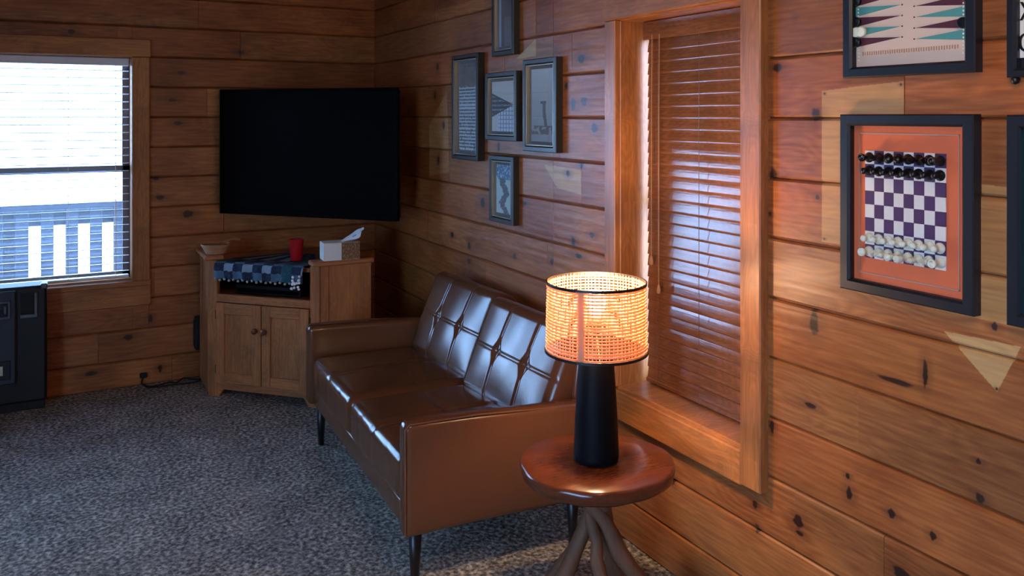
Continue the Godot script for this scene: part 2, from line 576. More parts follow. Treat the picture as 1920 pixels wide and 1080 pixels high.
func shell() -> void:
	var f := setting("floor", "grey-blue speckled short pile carpet", "carpet")
	part("carpet", boxmesh(P(XL, DB, -0.12), P(XW + 0.02, DF + 0.02, 0.0), 0.0), M.carpet, f)
	var c := setting("ceiling", "wooden board ceiling above the room", "ceiling")
	part("boards", boxmesh(P(XL - 0.2, DB - 0.2, HC), P(XW + 0.25, DF + 0.25, HC + 0.12), 0.0), M.plain_wood, c)
	var joints := {0: [1.2, 3.9], 1: [2.9, 4.6], 2: [1.45, 3.3], 3: [2.95], 4: [0.95, 3.75], 5: [3.15, 4.5], 6: [3.6], 7: [2.88, 4.2], 8: [1.19, 3.05], 9: [1.39, 3.32], 10: [2.95, 3.55], 11: [1.25, 3.25], 12: [2.9, 4.4], 13: [1.7, 3.9]}
	# one sheet of pine for each 2.4 m stretch of wall, all in the same wood tones; only grain, knots and marks differ
	var sheet_a := pine(1536, 1536, 0.7, 3.1, -0.2, 2.2, joints, [
		[1.672, 1.605, .014, .016], [1.832, 1.429, .012, .016], [1.678, 1.016, .014, .034], [1.332, .966, .006, .03], [1.415, .923, .045, .006], [1.691, .778, .018, .006],
		[1.558, .58, .008, .015], [1.427, .581, .009, .012], [1.736, .428, .015, .018], [1.311, .574, .008, .01], [1.192, .713, .009, .011], [1.196, .798, .006, .006],
		[1.563, .625, .006, .007], [1.816, 1.744, .016, .011], [1.158, 1.12, .007, .009], [1.845, 1.308, .005, .006], [1.666, 1.372, .006, .006], [1.907, .409, .009, .011],
		[1.898, .339, .008, .012], [1.837, .67, .007, .018], [1.73, .397, .012, .006], [1.399, .44, .02, .014], [1.18, .44, .009, .012], [2.941, 1.075, .012, .02], [2.88, 1.836, .022, .016],
		[2.86, 1.661, .018, .016], [2.941, 1.651, .016, .022], [2.783, 1.553, .02, .016], [2.982, 1.36, .012, .012], [2.9, 1.025, .02, .009], [2.88, 1.399, .012, .01], [2.802, 1.125, .014, .01], [2.995, 1.73, .012, .012], [2.3, .33, .01, .012], [2.45, .25, .009, .01], [1.05, .9, .01, .012], [1.5, .25, .01, .012], [1.641, 1.664, .003, .003], [1.4, 1.681, .003, .003], [1.153, .979, .003, .003], [1.642, 1.258, .003, .003]], [
		{"at": [[1.392, 1.25], [1.65, 1.25], [1.65, 1.672], [1.392, 1.69]], "by": 0.8},
		{"at": [[1.283, 1.082], [1.098, 1.088], [1.152, .972]], "by": 1.0}, {"at": [[1.12, 1.13], [1.3, 1.13], [1.3, 1.45], [1.12, 1.44]], "by": 0.65},
		{"at": [[3.18, 1.388], [2.88, 1.382], [2.88, 1.279], [3.068, 1.293]], "by": 0.9}], 31)
	var sheet_b := pine(1024, 1024, 3.1, 5.5, -0.2, 2.2, joints, [
		[3.945, .927, .014, .016], [3.451, .944, .014, .012], [3.112, .971, .012, .012], [3.613, 1.452, .01, .018], [3.788, 1.164, .02, .024], [4.16, .956, .016, .016], [4.275, 1.55, .012, .02],
		[4.349, 1.353, .012, .02], [3.945, .844, .016, .012], [4.36, 1.88, .014, .02], [4.4, 1.72, .012, .02], [3.35, 1.2, .014, .01], [4.7, 1.2, .014, .016], [4.9, 1.7, .014, .02], [3.2, 1.62, .014, .012]], [
		{"at": [[4.231, 1.741], [4.481, 1.548], [4.481, 1.255], [4.195, 1.296]], "by": 0.55}, {"at": [[3.435, 1.869], [3.251, 1.949], [3.251, 1.87]], "by": 0.9}, {"at": [[3.18, 1.388], [3.1, 1.385], [3.1, 1.32]], "by": 0.9}], 47)
	var sheet_c := pine(1024, 1024, -0.5, 1.9, -0.2, 2.2, {0: [0.6], 1: [0.2, 1.4], 2: [0.47], 3: [0.5], 5: [0.9], 7: [1.2], 9: [0.8], 11: [0.3, 1.0], 12: [0.75]}, [
		[.689, 1.005, .026, .02], [.357, .296, .024, .014], [.059, 2.087, .016, .014], [.418, 2.215, .014, .02], [.649, 1.866, .02, .011], [.631, 1.558, .02, .012], [.509, 1.226, .014, .01],
		[.532, 1.113, .02, .012], [.479, .392, .01, .02], [.933, 2.258, .014, .016], [.16, .11, .03, .012], [.532, .088, .01, .02], [.6, 1.7, .02, .01], [1.0, 2.0, .02, .012]], [], 59)
	var mn := wall_material(sheet_a)
	var ma := wall_material(sheet_b)
	var mf := wall_material(sheet_c)
	var wr := setting("wall_right", "knotty pine board wall hung with framed games and pictures", "wall")
	var st := start()
	var th := 0.2
	for b in [[DB - 0.2, WIN_R[0], 0.0, HC], [WIN_R[1], DF + 0.2, 0.0, HC], [WIN_R[0], WIN_R[1], 0.0, WIN_R[2]], [WIN_R[0], WIN_R[1], WIN_R[3], HC]]:
		box(st, P(XW + 0.012, b[0], b[2]), P(XW + 0.012 + th, b[1], b[3]), 0.0)
	part("backing", meshof(st), M.plain_wood, wr)
	for k in 15:
		var v0 := COURSE0 + COURSE * k
		var cuts: Array = [-0.3]
		cuts.append_array(joints.get(k, []))
		cuts.append(3.1)
		cuts.append(DF)
		cuts.sort()
		var into := v0 + COURSE > WIN_R[2] - 0.05 and v0 < WIN_R[3] + 0.05
		for i in cuts.size() - 1:
			var a: float = cuts[i]
			var b: float = cuts[i + 1]
			var m: Material = mn if (a + b) / 2.0 < 3.1 else ma
			var tw := [0.7, 3.1, -0.2, 2.2] if (a + b) / 2.0 < 3.1 else [3.1, 5.5, -0.2, 2.2]
			if into and a < WIN_R[1] and b > WIN_R[0]:
				if a < WIN_R[0]:
					plank(wr, m, "right", a, WIN_R[0], k, tw, HC, 0.0)
				if b > WIN_R[1]:
					plank(wr, m, "right", WIN_R[1], b, k, tw, HC, 0.0)
				if v0 < WIN_R[2]:
					plank(wr, m, "right", maxf(a, WIN_R[0]), minf(b, WIN_R[1]), k, tw, WIN_R[2], 0.0)
				if v0 + COURSE > WIN_R[3]:
					plank(wr, m, "right", maxf(a, WIN_R[0]), minf(b, WIN_R[1]), k, tw, HC, WIN_R[3])
			else:
				plank(wr, m, "right", a, b, k, tw, HC, 0.0)
	var wf := setting("wall_far", "dark-stained pine board wall with a bright window", "wall")
	st = start()
	for b in [[XL - 0.2, WIN_F[0], 0.0, HC], [WIN_F[1], XW + 0.02, 0.0, HC]]:
		box(st, P(b[0], DF + 0.012, b[2]), P(b[1], DF + 0.012 + th, b[3]), 0.0)
	for wn in [WIN_F]:
		box(st, P(wn[0], DF + 0.012, 0), P(wn[1], DF + 0.012 + th, wn[2]), 0.0)
		box(st, P(wn[0], DF + 0.012, wn[3]), P(wn[1], DF + 0.012 + th, HC), 0.0)
	part("backing", meshof(st), M.plain_wood, wf)
	var fj := {0: [0.6], 1: [0.2, 1.4], 2: [0.47], 3: [0.5], 5: [0.9], 7: [1.2], 9: [0.8], 11: [0.3, 1.0], 12: [0.75]}
	for k in 15:
		var v0 := COURSE0 + COURSE * k
		var cuts: Array = [XL]
		cuts.append_array(fj.get(k, []))
		cuts.append(XW)
		for i in cuts.size() - 1:
			var a: float = cuts[i]
			var b: float = cuts[i + 1]
			var tw := [-0.5, 1.9, -0.2, 2.2]
			if v0 + COURSE <= 0.48 or v0 >= 2.0:
				plank(wf, mf, "far", a, b, k, tw, HC, 0.0)
				continue
			var runs: Array = [[a, b]]
			for wn in [WIN_F]:
				var nr: Array = []
				for rn in runs:
					if rn[1] <= wn[0] or rn[0] >= wn[1]:
						nr.append(rn)
						continue
					if rn[0] < wn[0]:
						nr.append([rn[0], wn[0]])
					if rn[1] > wn[1]:
						nr.append([wn[1], rn[1]])
					if v0 < wn[2]:
						plank(wf, mf, "far", maxf(rn[0], wn[0]), minf(rn[1], wn[1]), k, tw, wn[2], 0.0)
					if v0 + COURSE > wn[3]:
						plank(wf, mf, "far", maxf(rn[0], wn[0]), minf(rn[1], wn[1]), k, tw, HC, wn[3])
				runs = nr
			for rn in runs:
				plank(wf, mf, "far", rn[0], rn[1], k, tw, HC, 0.0)
	var wl := setting("wall_left", "wooden side wall with a wide window", "wall")
	st = start()
	for b in [[DB - 0.2, WIN_L[0], 0.0, HC], [WIN_L[1], DF + 0.2, 0.0, HC], [WIN_L[0], WIN_L[1], 0.0, WIN_L[2]], [WIN_L[0], WIN_L[1], WIN_L[3], HC]]:
		box(st, P(XL - 0.2, b[0], b[2]), P(XL, b[1], b[3]), 0.0)
	part("boards", meshof(st), M.plain_wood, wl)
	var wb := setting("wall_back", "wooden wall behind the viewer", "wall")
	part("boards", boxmesh(P(XL - 0.2, DB - 0.2, 0), P(XW + 0.2, DB, HC), 0.0), M.plain_wood, wb)
	right_window()

# a closed or open slatted blind of horizontal slats; built along local x, hanging down local -y
func blind_mesh(length: float, wide: float, crown: float, tilt: float, half := 0.0009) -> ArrayMesh:
	var top := PackedVector2Array()
	var n := 6
	for i in n + 1:
		var s := lerpf(-0.5, 0.5, float(i) / n)
		top.append(Vector2(s * wide, crown * (1.0 - 4.0 * s * s) + half))
	for i in n + 1:
		var s := lerpf(0.5, -0.5, float(i) / n)
		top.append(Vector2(s * wide, crown * (1.0 - 4.0 * s * s) - half))
	var st := start()
	push(st, top, -length / 2.0, length / 2.0, Transform3D(Basis(Vector3.UP, PI / 2.0), Vector3.ZERO) * Transform3D(Basis(Vector3(0, 0, 1), tilt), Vector3.ZERO), true)
	return meshof(st)

func right_window() -> void:
	var w := setting("window_2", "tall pine-cased window with closed wooden blind behind the lamp", "window", P(XW, 2.3, 0.56))
	var o := P(XW, 2.3, 0.56)
	var d0: float = WIN_R[0]
	var d1: float = WIN_R[1]
	var h0: float = WIN_R[2]
	var h1: float = WIN_R[3]
	var pr := 0.034
	var mk := func(called: String, lo: Vector3, hi: Vector3, m: Material, bev := 0.004) -> MeshInstance3D:
		return part(called, boxmesh(lo - o, hi - o, bev), m, w)
	mk.call("casing", P(XW - pr, d1, h0 - 0.0), P(XW + 0.012, d1 + 0.068, h1), M.trim_up)
	mk.call("casing", P(XW - pr, d0 - 0.082, h0 - 0.11), P(XW + 0.012, d0 + 0.004, h1), M.trim_up)
	mk.call("casing_head", P(XW - pr - 0.004, d0 - 0.082, h1), P(XW + 0.012, d1 + 0.075, h1 + 0.105), M.trim)
	mk.call("apron", P(XW - pr, d0, h0 - 0.115), P(XW + 0.012, d1 + 0.062, h0 - 0.006), M.trim)
	mk.call("jamb", P(XW - 0.01, d1 - 0.002, h0), P(XW + 0.21, d1 + 0.02, h1), M.trim_up)
	mk.call("jamb", P(XW - 0.01, d0 - 0.02, h0), P(XW + 0.21, d0 + 0.006, h1), M.trim_up)
	mk.call("head_jamb", P(XW - 0.01, d0, h1 - 0.004), P(XW + 0.21, d1, h1 + 0.016), M.trim)
	mk.call("sill", P(XW - 0.02, d0, h0 - 0.02), P(XW + 0.21, d1, h0 + 0.006), M.trim)
	var st := start()
	var sx := XW + 0.185
	for b in [[d0 + .006, d0 + .05, h0, h1], [d1 - .05, d1 - .002, h0, h1], [d0, d1, h0, h0 + .05], [d0, d1, h1 - .05, h1], [d0, d1, 1.25, 1.29]]:
		box(st, P(sx, b[0], b[2]) - o, P(sx + 0.03, b[1], b[3]) - o, 0.002)
	part("sash", meshof(st), M.sash, w)
	mk.call("pane", P(sx + 0.012, d0 + .045, h0 + .045), P(sx + 0.016, d1 - .045, 1.26), M.glass, 0.0)
	mk.call("pane", P(sx + 0.012, d0 + .045, 1.28), P(sx + 0.016, d1 - .045, h1 - .045), M.glass, 0.0)
	# wooden blind, closed
	var bx := XW + 0.11
	var ln := d1 - d0 - 0.036
	var b := thing("window_blind", "closed blind of honey-brown wooden slats behind the lamp", "blind", P(bx, (d0 + d1) / 2.0 - 0.004, h0))
	b.rotation.y = PI / 2.0
	part("head_rail", boxmesh(Vector3(-ln / 2, h1 - h0 - 0.075, -0.03), Vector3(ln / 2, h1 - h0 - 0.006, 0.03), 0.003), M.slat, b)
	var sm := blind_mesh(ln, 0.05, 0.0007, deg_to_rad(-81.5))
	var n := 30
	for i in n:
		var y := lerpf(h1 - h0 - 0.095, 0.05, float(i) / (n - 1))
		var s := part("slat", sm, M.slat, b, Vector3(0.0, y, 0.0))
		s.rotation.x = rng.randf_range(-0.02, 0.02)
		s.rotation.z = rng.randf_range(-0.003, 0.003)
	part("bottom_rail", boxmesh(Vector3(-ln / 2, 0.012, -0.014), Vector3(ln / 2, 0.03, 0.026), 0.004), M.slat, b)
	for x in [-ln * 0.36, 0.0, ln * 0.36]:
		part("ladder_cord", tubeMesh([Vector3(x, 0.02, -0.024), Vector3(x, h1 - h0 - 0.07, -0.024)], [0.0012], 5), M.slat, b)
	for q in [[ln * 0.40, 0.50], [ln * 0.33, 0.40]]:
		var c := part("pull_cord", tubeMesh([Vector3(q[0], q[1], -0.036), Vector3(q[0] + 0.002, 1.0, -0.034), Vector3(q[0], h1 - h0 - 0.06, -0.033)], [0.0016], 6), M.cord, b)
		part("tassel", latheMesh([Vector2(0, 0.0), Vector2(0.007, 0.004), Vector2(0.008, 0.015), Vector2(0.004, 0.032), Vector2(0.0015, 0.036)], 10), M.cord, c, Vector3(q[0], q[1] - 0.034, -0.036))

func far_windows() -> void:
	var x0: float = WIN_F[0]
	var x1: float = WIN_F[1]
	var h0: float = WIN_F[2]
	var h1: float = WIN_F[3]
	var o := P((x0 + x1) / 2.0, DF, h0)
	var w := setting("window_1", "twin double-hung window with open white slatted blinds above the heater", "window", o)
	var mk := func(called: String, lo: Vector3, hi: Vector3, m: Material, bev := 0.004) -> MeshInstance3D:
		return part(called, boxmesh(lo - o, hi - o, bev), m, w)
	var pr := 0.03
	mk.call("casing", P(x1 - 0.004, DF - pr, h0 - 0.03), P(x1 + 0.094, DF + 0.012, h1), M.trim_up)
	mk.call("casing", P(x0 - 0.094, DF - pr, h0 - 0.03), P(x0 + 0.004, DF + 0.012, h1), M.trim_up)
	mk.call("casing_head", P(x0 - 0.1, DF - pr - 0.004, h1), P(x1 + 0.1, DF + 0.012, h1 + 0.105), M.trim)
	mk.call("stool", P(x0 - 0.1, DF - pr - 0.012, h0 - 0.03), P(x1 + 0.1, DF + 0.2, h0), M.trim)
	mk.call("apron", P(x0 - 0.1, DF - pr + 0.006, h0 - 0.15), P(x1 + 0.1, DF + 0.012, h0 - 0.03), M.trim)
	mk.call("jamb", P(x1 - 0.004, DF - 0.01, h0), P(x1 + 0.02, DF + 0.21, h1), M.trim_up)
	mk.call("jamb", P(x0 - 0.02, DF - 0.01, h0), P(x0 + 0.004, DF + 0.21, h1), M.trim_up)
	mk.call("head_jamb", P(x0, DF - 0.01, h1 - 0.004), P(x1, DF + 0.21, h1 + 0.016), M.trim)
	var xm := -0.55
	mk.call("mullion", P(xm - 0.02, DF + 0.02, h0), P(xm + 0.02, DF + 0.2, h1), M.trim_up)
	var sy := DF + 0.12
	var hm := 1.285
	var bays := [[xm + 0.02, x1, "open white slatted blind in the bright window right of the mullion"], [x0, xm - 0.02, "open white slatted blind in the window's second bay"]]
	for bay in bays:
		var a: float = bay[0]
		var b: float = bay[1]
		for s in [[h0, hm + 0.02, sy], [hm - 0.02, h1, sy + 0.03]]:
			var st := start()
			for q in [[a, a + .045, s[0], s[1]], [b - .045, b, s[0], s[1]], [a, b, s[0], s[0] + .04], [a, b, s[1] - .04, s[1]]]:
				box(st, P(q[0], s[2], q[2]) - o, P(q[1], s[2] + 0.028, q[3]) - o, 0.002)
			var sash := part("sash", meshof(st), M.sash, w)
			part("pane", boxmesh(P(a + .042, s[2] + .012, s[0] + .036) - o, P(b - .042, s[2] + .015, s[1] - .036) - o, 0.0), M.glass, sash)
		# blind, slats level
		var ln := b - a - 0.03
		var bl := thing("window_blind", bay[2], "blind", P((a + b) / 2.0, DF + 0.06, h0))
		var tall := h1 - h0
		part("head_rail", boxmesh(Vector3(-ln / 2, tall - 0.05, -0.028), Vector3(ln / 2, tall - 0.006, 0.028), 0.003), M.white_slat, bl)
		var sm := blind_mesh(ln, 0.036, 0.001, deg_to_rad(-5.0), 0.0016)
		var n := 27
		for k in n:
			part("slat", sm, M.white_slat, bl, Vector3(0, lerpf(tall - 0.08, 0.05, float(k) / (n - 1)), 0))
		part("bottom_rail", boxmesh(Vector3(-ln / 2, 0.012, -0.026), Vector3(ln / 2, 0.028, 0.026), 0.004), M.white_slat, bl)
		for x in [-ln * 0.36, 0.12, ln * 0.42]:
			for z in [-0.022, 0.022]:
				part("ladder_cord", tubeMesh([Vector3(x, 0.02, z), Vector3(x, tall - 0.05, z)], [0.0013], 5), M.cord, bl)

func outside() -> void:
	var g := setting("ground", "pale snowy ground beyond the deck", "ground")
	part("snow", boxmesh(P(-60, 5.9, -3.3), P(60, 90, -3.0), 0.0), M.snow, g)
	var dk := setting("deck", "grey wooden deck outside the window", "deck")
	for i in 11:
		part("deck_board", boxmesh(P(-6, DF + 0.24 + i * 0.145, -0.07), P(5, DF + 0.24 + i * 0.145 + 0.138, -0.03), 0.004), M.deck, dk)
	var r := thing("deck_railing", "dark blue-grey deck railing with upright balusters outside the window", "railing", P(0, 7.0, 0))
	part("top_rail", boxmesh(Vector3(-5, 0.925, -0.09), Vector3(4.5, 0.963, 0.08), 0.004), M.rail, r)
	part("upper_rail", boxmesh(Vector3(-5, 0.80, -0.03), Vector3(4.5, 0.925, 0.012), 0.004), M.rail, r)
	part("lower_rail", boxmesh(Vector3(-5, 0.06, -0.03), Vector3(4.5, 0.15, 0.012), 0.004), M.rail, r)
	var bm := boxmesh(Vector3(-0.042, 0.07, 0.012), Vector3(0.042, 0.925, 0.05), 0.003)
	for i in range(-20, 26):
		var x := -0.236 + i * 0.159
		part("baluster", bm, M.rail, r, Vector3(x, 0, 0))
	for x in [-3.2, -1.75, -0.31, 1.14, 2.6]:
		part("post", boxmesh(Vector3(x - 0.055, -0.03, -0.09), Vector3(x + 0.055, 0.925, 0.0), 0.004), M.rail, r)

func side_window() -> void:
	var o := P(XL, (WIN_L[0] + WIN_L[1]) / 2.0, WIN_L[2])
	var w := setting("window_3", "wide window in the side wall", "window", o)
	var st := start()
	for b in [[WIN_L[0], WIN_L[0] + .06, WIN_L[2], WIN_L[3]], [WIN_L[1] - .06, WIN_L[1], WIN_L[2], WIN_L[3]], [WIN_L[0], WIN_L[1], WIN_L[2], WIN_L[2] + .06], [WIN_L[0], WIN_L[1], WIN_L[3] - .06, WIN_L[3]], [-0.58, -0.52, WIN_L[2], WIN_L[3]]]:
		box(st, P(XL - 0.12, b[0], b[2]) - o, P(XL - 0.07, b[1], b[3]) - o, 0.002)
	part("window_frame", meshof(st), M.sash, w)
	part("pane", boxmesh(P(XL - 0.1, WIN_L[0] + .05, WIN_L[2] + .05) - o, P(XL - 0.096, WIN_L[1] - .05, WIN_L[3] - .05) - o, 0.0), M.glass, w)

func ceiling_light(x: float, d: float) -> void:
	var t := thing("ceiling_light", "round frosted glass ceiling light", "light", P(x, d, HC))
	part("base", latheMesh([Vector2(0, 0), Vector2(0.17, 0), Vector2(0.17, -0.03), Vector2(0, -0.03)], 32, false), M.brass, t)
	var glow := mat(rgb8(255, 244, 226), 0.5, {"emission_enabled": true, "emission": rgb8(255, 226, 190), "emission_energy_multiplier": 2.0})
	part("diffuser_light", latheMesh([Vector2(0.155, -0.03), Vector2(0.15, -0.06), Vector2(0.11, -0.09), Vector2(0.05, -0.105), Vector2(0, -0.108)], 32), glow, t)
	var l := OmniLight3D.new()
	l.name = "ceiling_glow"
	l.light_color = Color(1.0, 0.84, 0.66)
	l.light_energy = 0.62
	l.light_size = 0.12
	l.omni_range = 14.0
	l.omni_attenuation = 2.0
	l.shadow_enabled = true
	t.add_child(l)
	l.position = Vector3(0, -0.26, 0)

# ---------------------------------------------------------------- sofa
func sofa() -> void:
	var t := thing("sofa", "brown leather loveseat with button-tufted back beside the end table", "sofa", P(1.035, 3.355, 0), -0.042)
	var hl := 0.755
	var arm_bend := func(p: Vector3) -> Vector3:
		p.y -= maxf(0.0, p.y) * maxf(0.0, p.x + 0.3) * 0.22
		p.z += 0.004 * sin(p.x * 9.0)
		return p
	var am := soft(Vector3(0.74, 0.385, 0.072), 0.026, Vector3i(10, 6, 2), arm_bend)
	for s in [-1, 1]:
		var a := part("arm", am, M.leather, t, Vector3(0.37, 0.3875, s * (hl - 0.036)))
		part("piping", tubeMesh([Vector3(-0.366, -0.18, 0.032 * s), Vector3(-0.366, 0.172, 0.032 * s), Vector3(-0.35, 0.188, 0.032 * s), Vector3(-0.1, 0.184, 0.032 * s), Vector3(0.34, 0.152, 0.032 * s)], [0.0035], 6), M.piping, a)
	part("base", soft(Vector3(0.72, 0.085, 1.37), 0.012, Vector3i(4, 2, 6)), M.leather, t, Vector3(0.385, 0.237, 0))
	var seat_bend := func(p: Vector3) -> Vector3:
		if p.y > 0.0:
			var cr := exp(-pow((p.x - 0.0) / 0.012, 2)) * 0.006 + exp(-pow(p.z / 0.012, 2)) * 0.006
			p.y += 0.016 * cos(p.z / 0.36 * PI / 2.0) * cos(p.x / 0.36 * PI / 2.0) - cr
		if p.x < -0.2:
			p.x += exp(-pow(p.z / 0.012, 2)) * 0.002 - 0.01 * cos(p.z / 0.36 * PI / 2.0)
			p.x += 0.002 * exp(-pow((absf(p.z) - 0.17) / 0.01, 2))
		return p
	var sm := soft(Vector3(0.62, 0.165, 0.672), 0.042, Vector3i(26, 3, 28), seat_bend)
	for s in [-1, 1]:
		part("seat_cushion", sm, M.leather, t, Vector3(0.325, 0.352, s * 0.338))
	# tufted back: two upright seams, one level seam, a sunken lozenge where they cross
	var back_bend := func(p: Vector3) -> Vector3:
		if p.x < 0.0:
			var u := p.z / 0.335
			var v := (p.y + 0.0) / 0.215
			var du := minf(absf(absf(u) - 0.34), 1.0)
			var dv := absf(v - 0.0)
			var dep := 0.0
			dep += 0.006 * exp(-pow(du / 0.018, 2))
			dep += 0.005 * exp(-pow(dv / 0.022, 2))
			var loz := du / 0.09 + dv / 0.24
			if loz < 1.25:
				dep += 0.008 * clampf((1.25 - loz) / 0.4, 0.0, 1.0)
			var pill := 0.016 * (1.0 - u * u) * (1.0 - v * v) + 0.002 * (0.5 + 0.5 * cos((absf(u) - 0.0) * TAU / 0.68))
			p.x += (dep - pill) * clampf((1.0 - absf(u)) * 9.0, 0.0, 1.0) * clampf((1.0 - absf(v)) * 6.0, 0.0, 1.0)
		return p
	var bm := soft(Vector3(0.13, 0.43, 0.67), 0.045, Vector3i(2, 56, 96), back_bend)
	for s in [-1, 1]:
		var b := part("back_cushion", bm, M.leather, t, Vector3(0.655, 0.592, s * 0.338))
		b.rotation.z = deg_to_rad(-23.0)
		b.rotation.y = 0.075
		for uu in [-0.34, 0.34]:
			var st := start()
			var e := 0.016
			push(st, PackedVector2Array([Vector2(0, -0.042), Vector2(e, 0), Vector2(0, 0.042), Vector2(-e, 0)]), -0.003, 0.003, Transform3D(Basis(Vector3.UP, -PI / 2.0), Vector3(-0.0535, 0, uu * 0.335)))
			part("tuft", meshof(st), M.piping, b)
	part("back_frame", soft(Vector3(0.09, 0.50, 1.37), 0.02, Vector3i(2, 4, 6)), M.leather, t, Vector3(0.715, 0.45, 0)).rotation.z = deg_to_rad(-8.0)
	for sx in [0.06, 0.68]:
		for s in [-1, 1]:
			part("leg", latheMesh([Vector2(0, 0), Vector2(0.014, 0), Vector2(0.024, 0.2), Vector2(0, 0.2)], 16), M.dark_leg, t, Vector3(sx, 0, s * 0.685))

# ---------------------------------------------------------------- table and lamp
func table_and_lamp() -> void:
	var cx := 1.444
	var cd := 2.129
	var th := 0.55
	var t := thing("end_table", "rustic round slab end table on crossed branch legs", "table", P(cx, cd, 0))
	var st := SurfaceTool.new()
	st.begin(Mesh.PRIMITIVE_TRIANGLES)
	st.set_smooth_group(0)
	var segs := 120
	var prof := [Vector2(0.0, th), Vector2(0.6, th), Vector2(0.965, th), Vector2(0.99, th - 0.005), Vector2(1.0, th - 0.014), Vector2(0.985, th - 0.036), Vector2(0.95, th - 0.044), Vector2(0.5, th - 0.044), Vector2(0.0, th - 0.044)]
	for i in prof.size() - 1:
		for k in segs:
			var q: Array[Vector3] = []
			for c in [[i, k], [i, (k + 1) % segs], [i + 1, (k + 1) % segs], [i + 1, k]]:
				var a: float = TAU * c[1] / segs
				var w: float = 0.232 + 0.006 * sin(2.0 * a + 1.0) + 0.004 * sin(3.0 * a + 0.5) + 0.0015 * sin(7.0 * a) + 0.0012 * sin(13.0 * a + prof[c[0]].y * 90.0)
				q.append(Vector3(cos(a) * w * prof[c[0]].x, prof[c[0]].y, sin(a) * w * prof[c[0]].x))
			var out := Vector3(q[0].x + q[2].x, 0, q[0].z + q[2].z).normalized() * float(prof[i].y - prof[i + 1].y) + Vector3.UP * float(prof[i + 1].x - prof[i].x)
			if i < 2 or i > 6:
				out = Vector3.UP * (1.0 if i < 2 else -1.0)
			if prof[i].x > 0.0:
				tri(st, q[0], q[1], q[2], out)
			if prof[i + 1].x > 0.0:
				tri(st, q[0], q[2], q[3], out)
	part("table_top", meshof(st), M.slab, t)
	var r := RandomNumberGenerator.new()
	r.seed = 5
	for k in 5:
		var a := TAU * k / 5.0 + 0.5
		var off := Vector3(-sin(a), 0, cos(a)) * 0.022
		var from := Vector3(cos(a), 0, sin(a)) * 0.245 + off + Vector3(0, 0.008, 0)
		var to := Vector3(cos(a), 0, sin(a)) * -0.07 + off + Vector3(0, th - 0.046, 0)
		var pts: Array = []
		var rad: Array = []
		for i in 12:
			var f := i / 11.0
			var p := from.lerp(to, f)
			p += Vector3(r.randf_range(-0.006, 0.006), 0, r.randf_range(-0.006, 0.006)) if i > 0 and i < 11 else Vector3.ZERO
			p += Vector3(cos(a), 0, sin(a)) * 0.006 * sin(f * PI * 3.0)
			pts.append(p)
			rad.append((0.028 if k % 2 == 0 else 0.021) * (1.05 - 0.25 * f) * r.randf_range(0.9, 1.1))
		part("branch_leg", tubeMesh(pts, rad, 10), M.bark, t)
	# lamp
	var l := thing("table_lamp", "lit table lamp with woven drum shade and dark tapered base", "lamp", P(cx, cd, th + 0.001))
	part("lamp_base", latheMesh([Vector2(0, 0), Vector2(0.062, 0), Vector2(0.068, 0.006), Vector2(0.069, 0.02), Vector2(0.064, 0.14), Vector2(0.053, 0.318), Vector2(0.049, 0.33), Vector2(0.02, 0.336), Vector2(0, 0.336)], 40), M.lamp_base, l)
	part("neck", latheMesh([Vector2(0.014, 0.334), Vector2(0.014, 0.35), Vector2(0.01, 0.352), Vector2(0.01, 0.385), Vector2(0.018, 0.388), Vector2(0.018, 0.43), Vector2(0, 0.43)], 16), M.brass, l)
	var y0 := 0.335
	var y1 := 0.542
	var weave := mat(rgb8(214, 164, 126), 0.8, {"backlight_enabled": true, "backlight": rgb8(190, 136, 100)})
	var shade := Node3D.new()
	st = start()
	# level strands
	st.set_smooth_group(0)
	var rows := 21
	for k in rows:
		var y := lerpf(y0 + 0.008, y1 - 0.008, float(k) / (rows - 1)) + r.randf_range(-0.0006, 0.0006)
		var hw := 0.0029 * r.randf_range(0.8, 1.2)
		var rr := lerpf(0.155, 0.151, float(k) / (rows - 1))
		for i in 72:
			var a0 := TAU * i / 72.0
			var a1 := TAU * (i + 1) / 72.0
			var w0 := 0.0007 * sin(i * 2.1 + k) + (0.0012 if (i + k) % 2 == 0 else -0.0004)
			var w1 := 0.0007 * sin(((i + 1) % 72) * 2.1 + k) + (0.0012 if (i + 1 + k) % 2 == 0 else -0.0004)
			var e0 := Vector3(cos(a0), 0, sin(a0))
			var e1 := Vector3(cos(a1), 0, sin(a1))
			var c0 := e0 * (rr + w0) + Vector3(0, y, 0)
			var c1 := e1 * (rr + w1) + Vector3(0, y, 0)
			var up := Vector3(0, hw, 0)
			quad(st, c0 - up, c1 - up, c1 + up, c0 + up, e0)
			quad(st, c0 - up - e0 * 0.0012, c1 - up - e1 * 0.0012, c1 + up - e1 * 0.0012, c0 + up - e0 * 0.0012, -e0)
			quad(st, c0 + up, c1 + up, c1 + up - e1 * 0.0012, c0 + up - e0 * 0.0012, Vector3.UP)
			quad(st, c0 - up, c1 - up, c1 - up - e1 * 0.0012, c0 - up - e0 * 0.0012, Vector3.DOWN)
	var sh := part("lamp_shade", meshof(st), weave, l)
	note(sh, "open-weave straw-coloured drum shade")
	sh.set_meta("kind", "stuff")
	st = start()
	for i in 76:
		var a := TAU * (i + r.randf_range(-0.25, 0.25)) / 76.0
		var w := 0.0011 * r.randf_range(0.7, 1.4)
		box(st, Vector3(-w, y0 + 0.003, 0.1535), Vector3(w, y1 - 0.003, 0.1547), 0.0, Transform3D(Basis(Vector3.UP, a) * Basis(Vector3.RIGHT, -0.018), Vector3(0, 0, 0)))
	var vs := part("upright_strands", meshof(st), weave, sh)
	vs.set_meta("kind", "stuff")
	st = start()
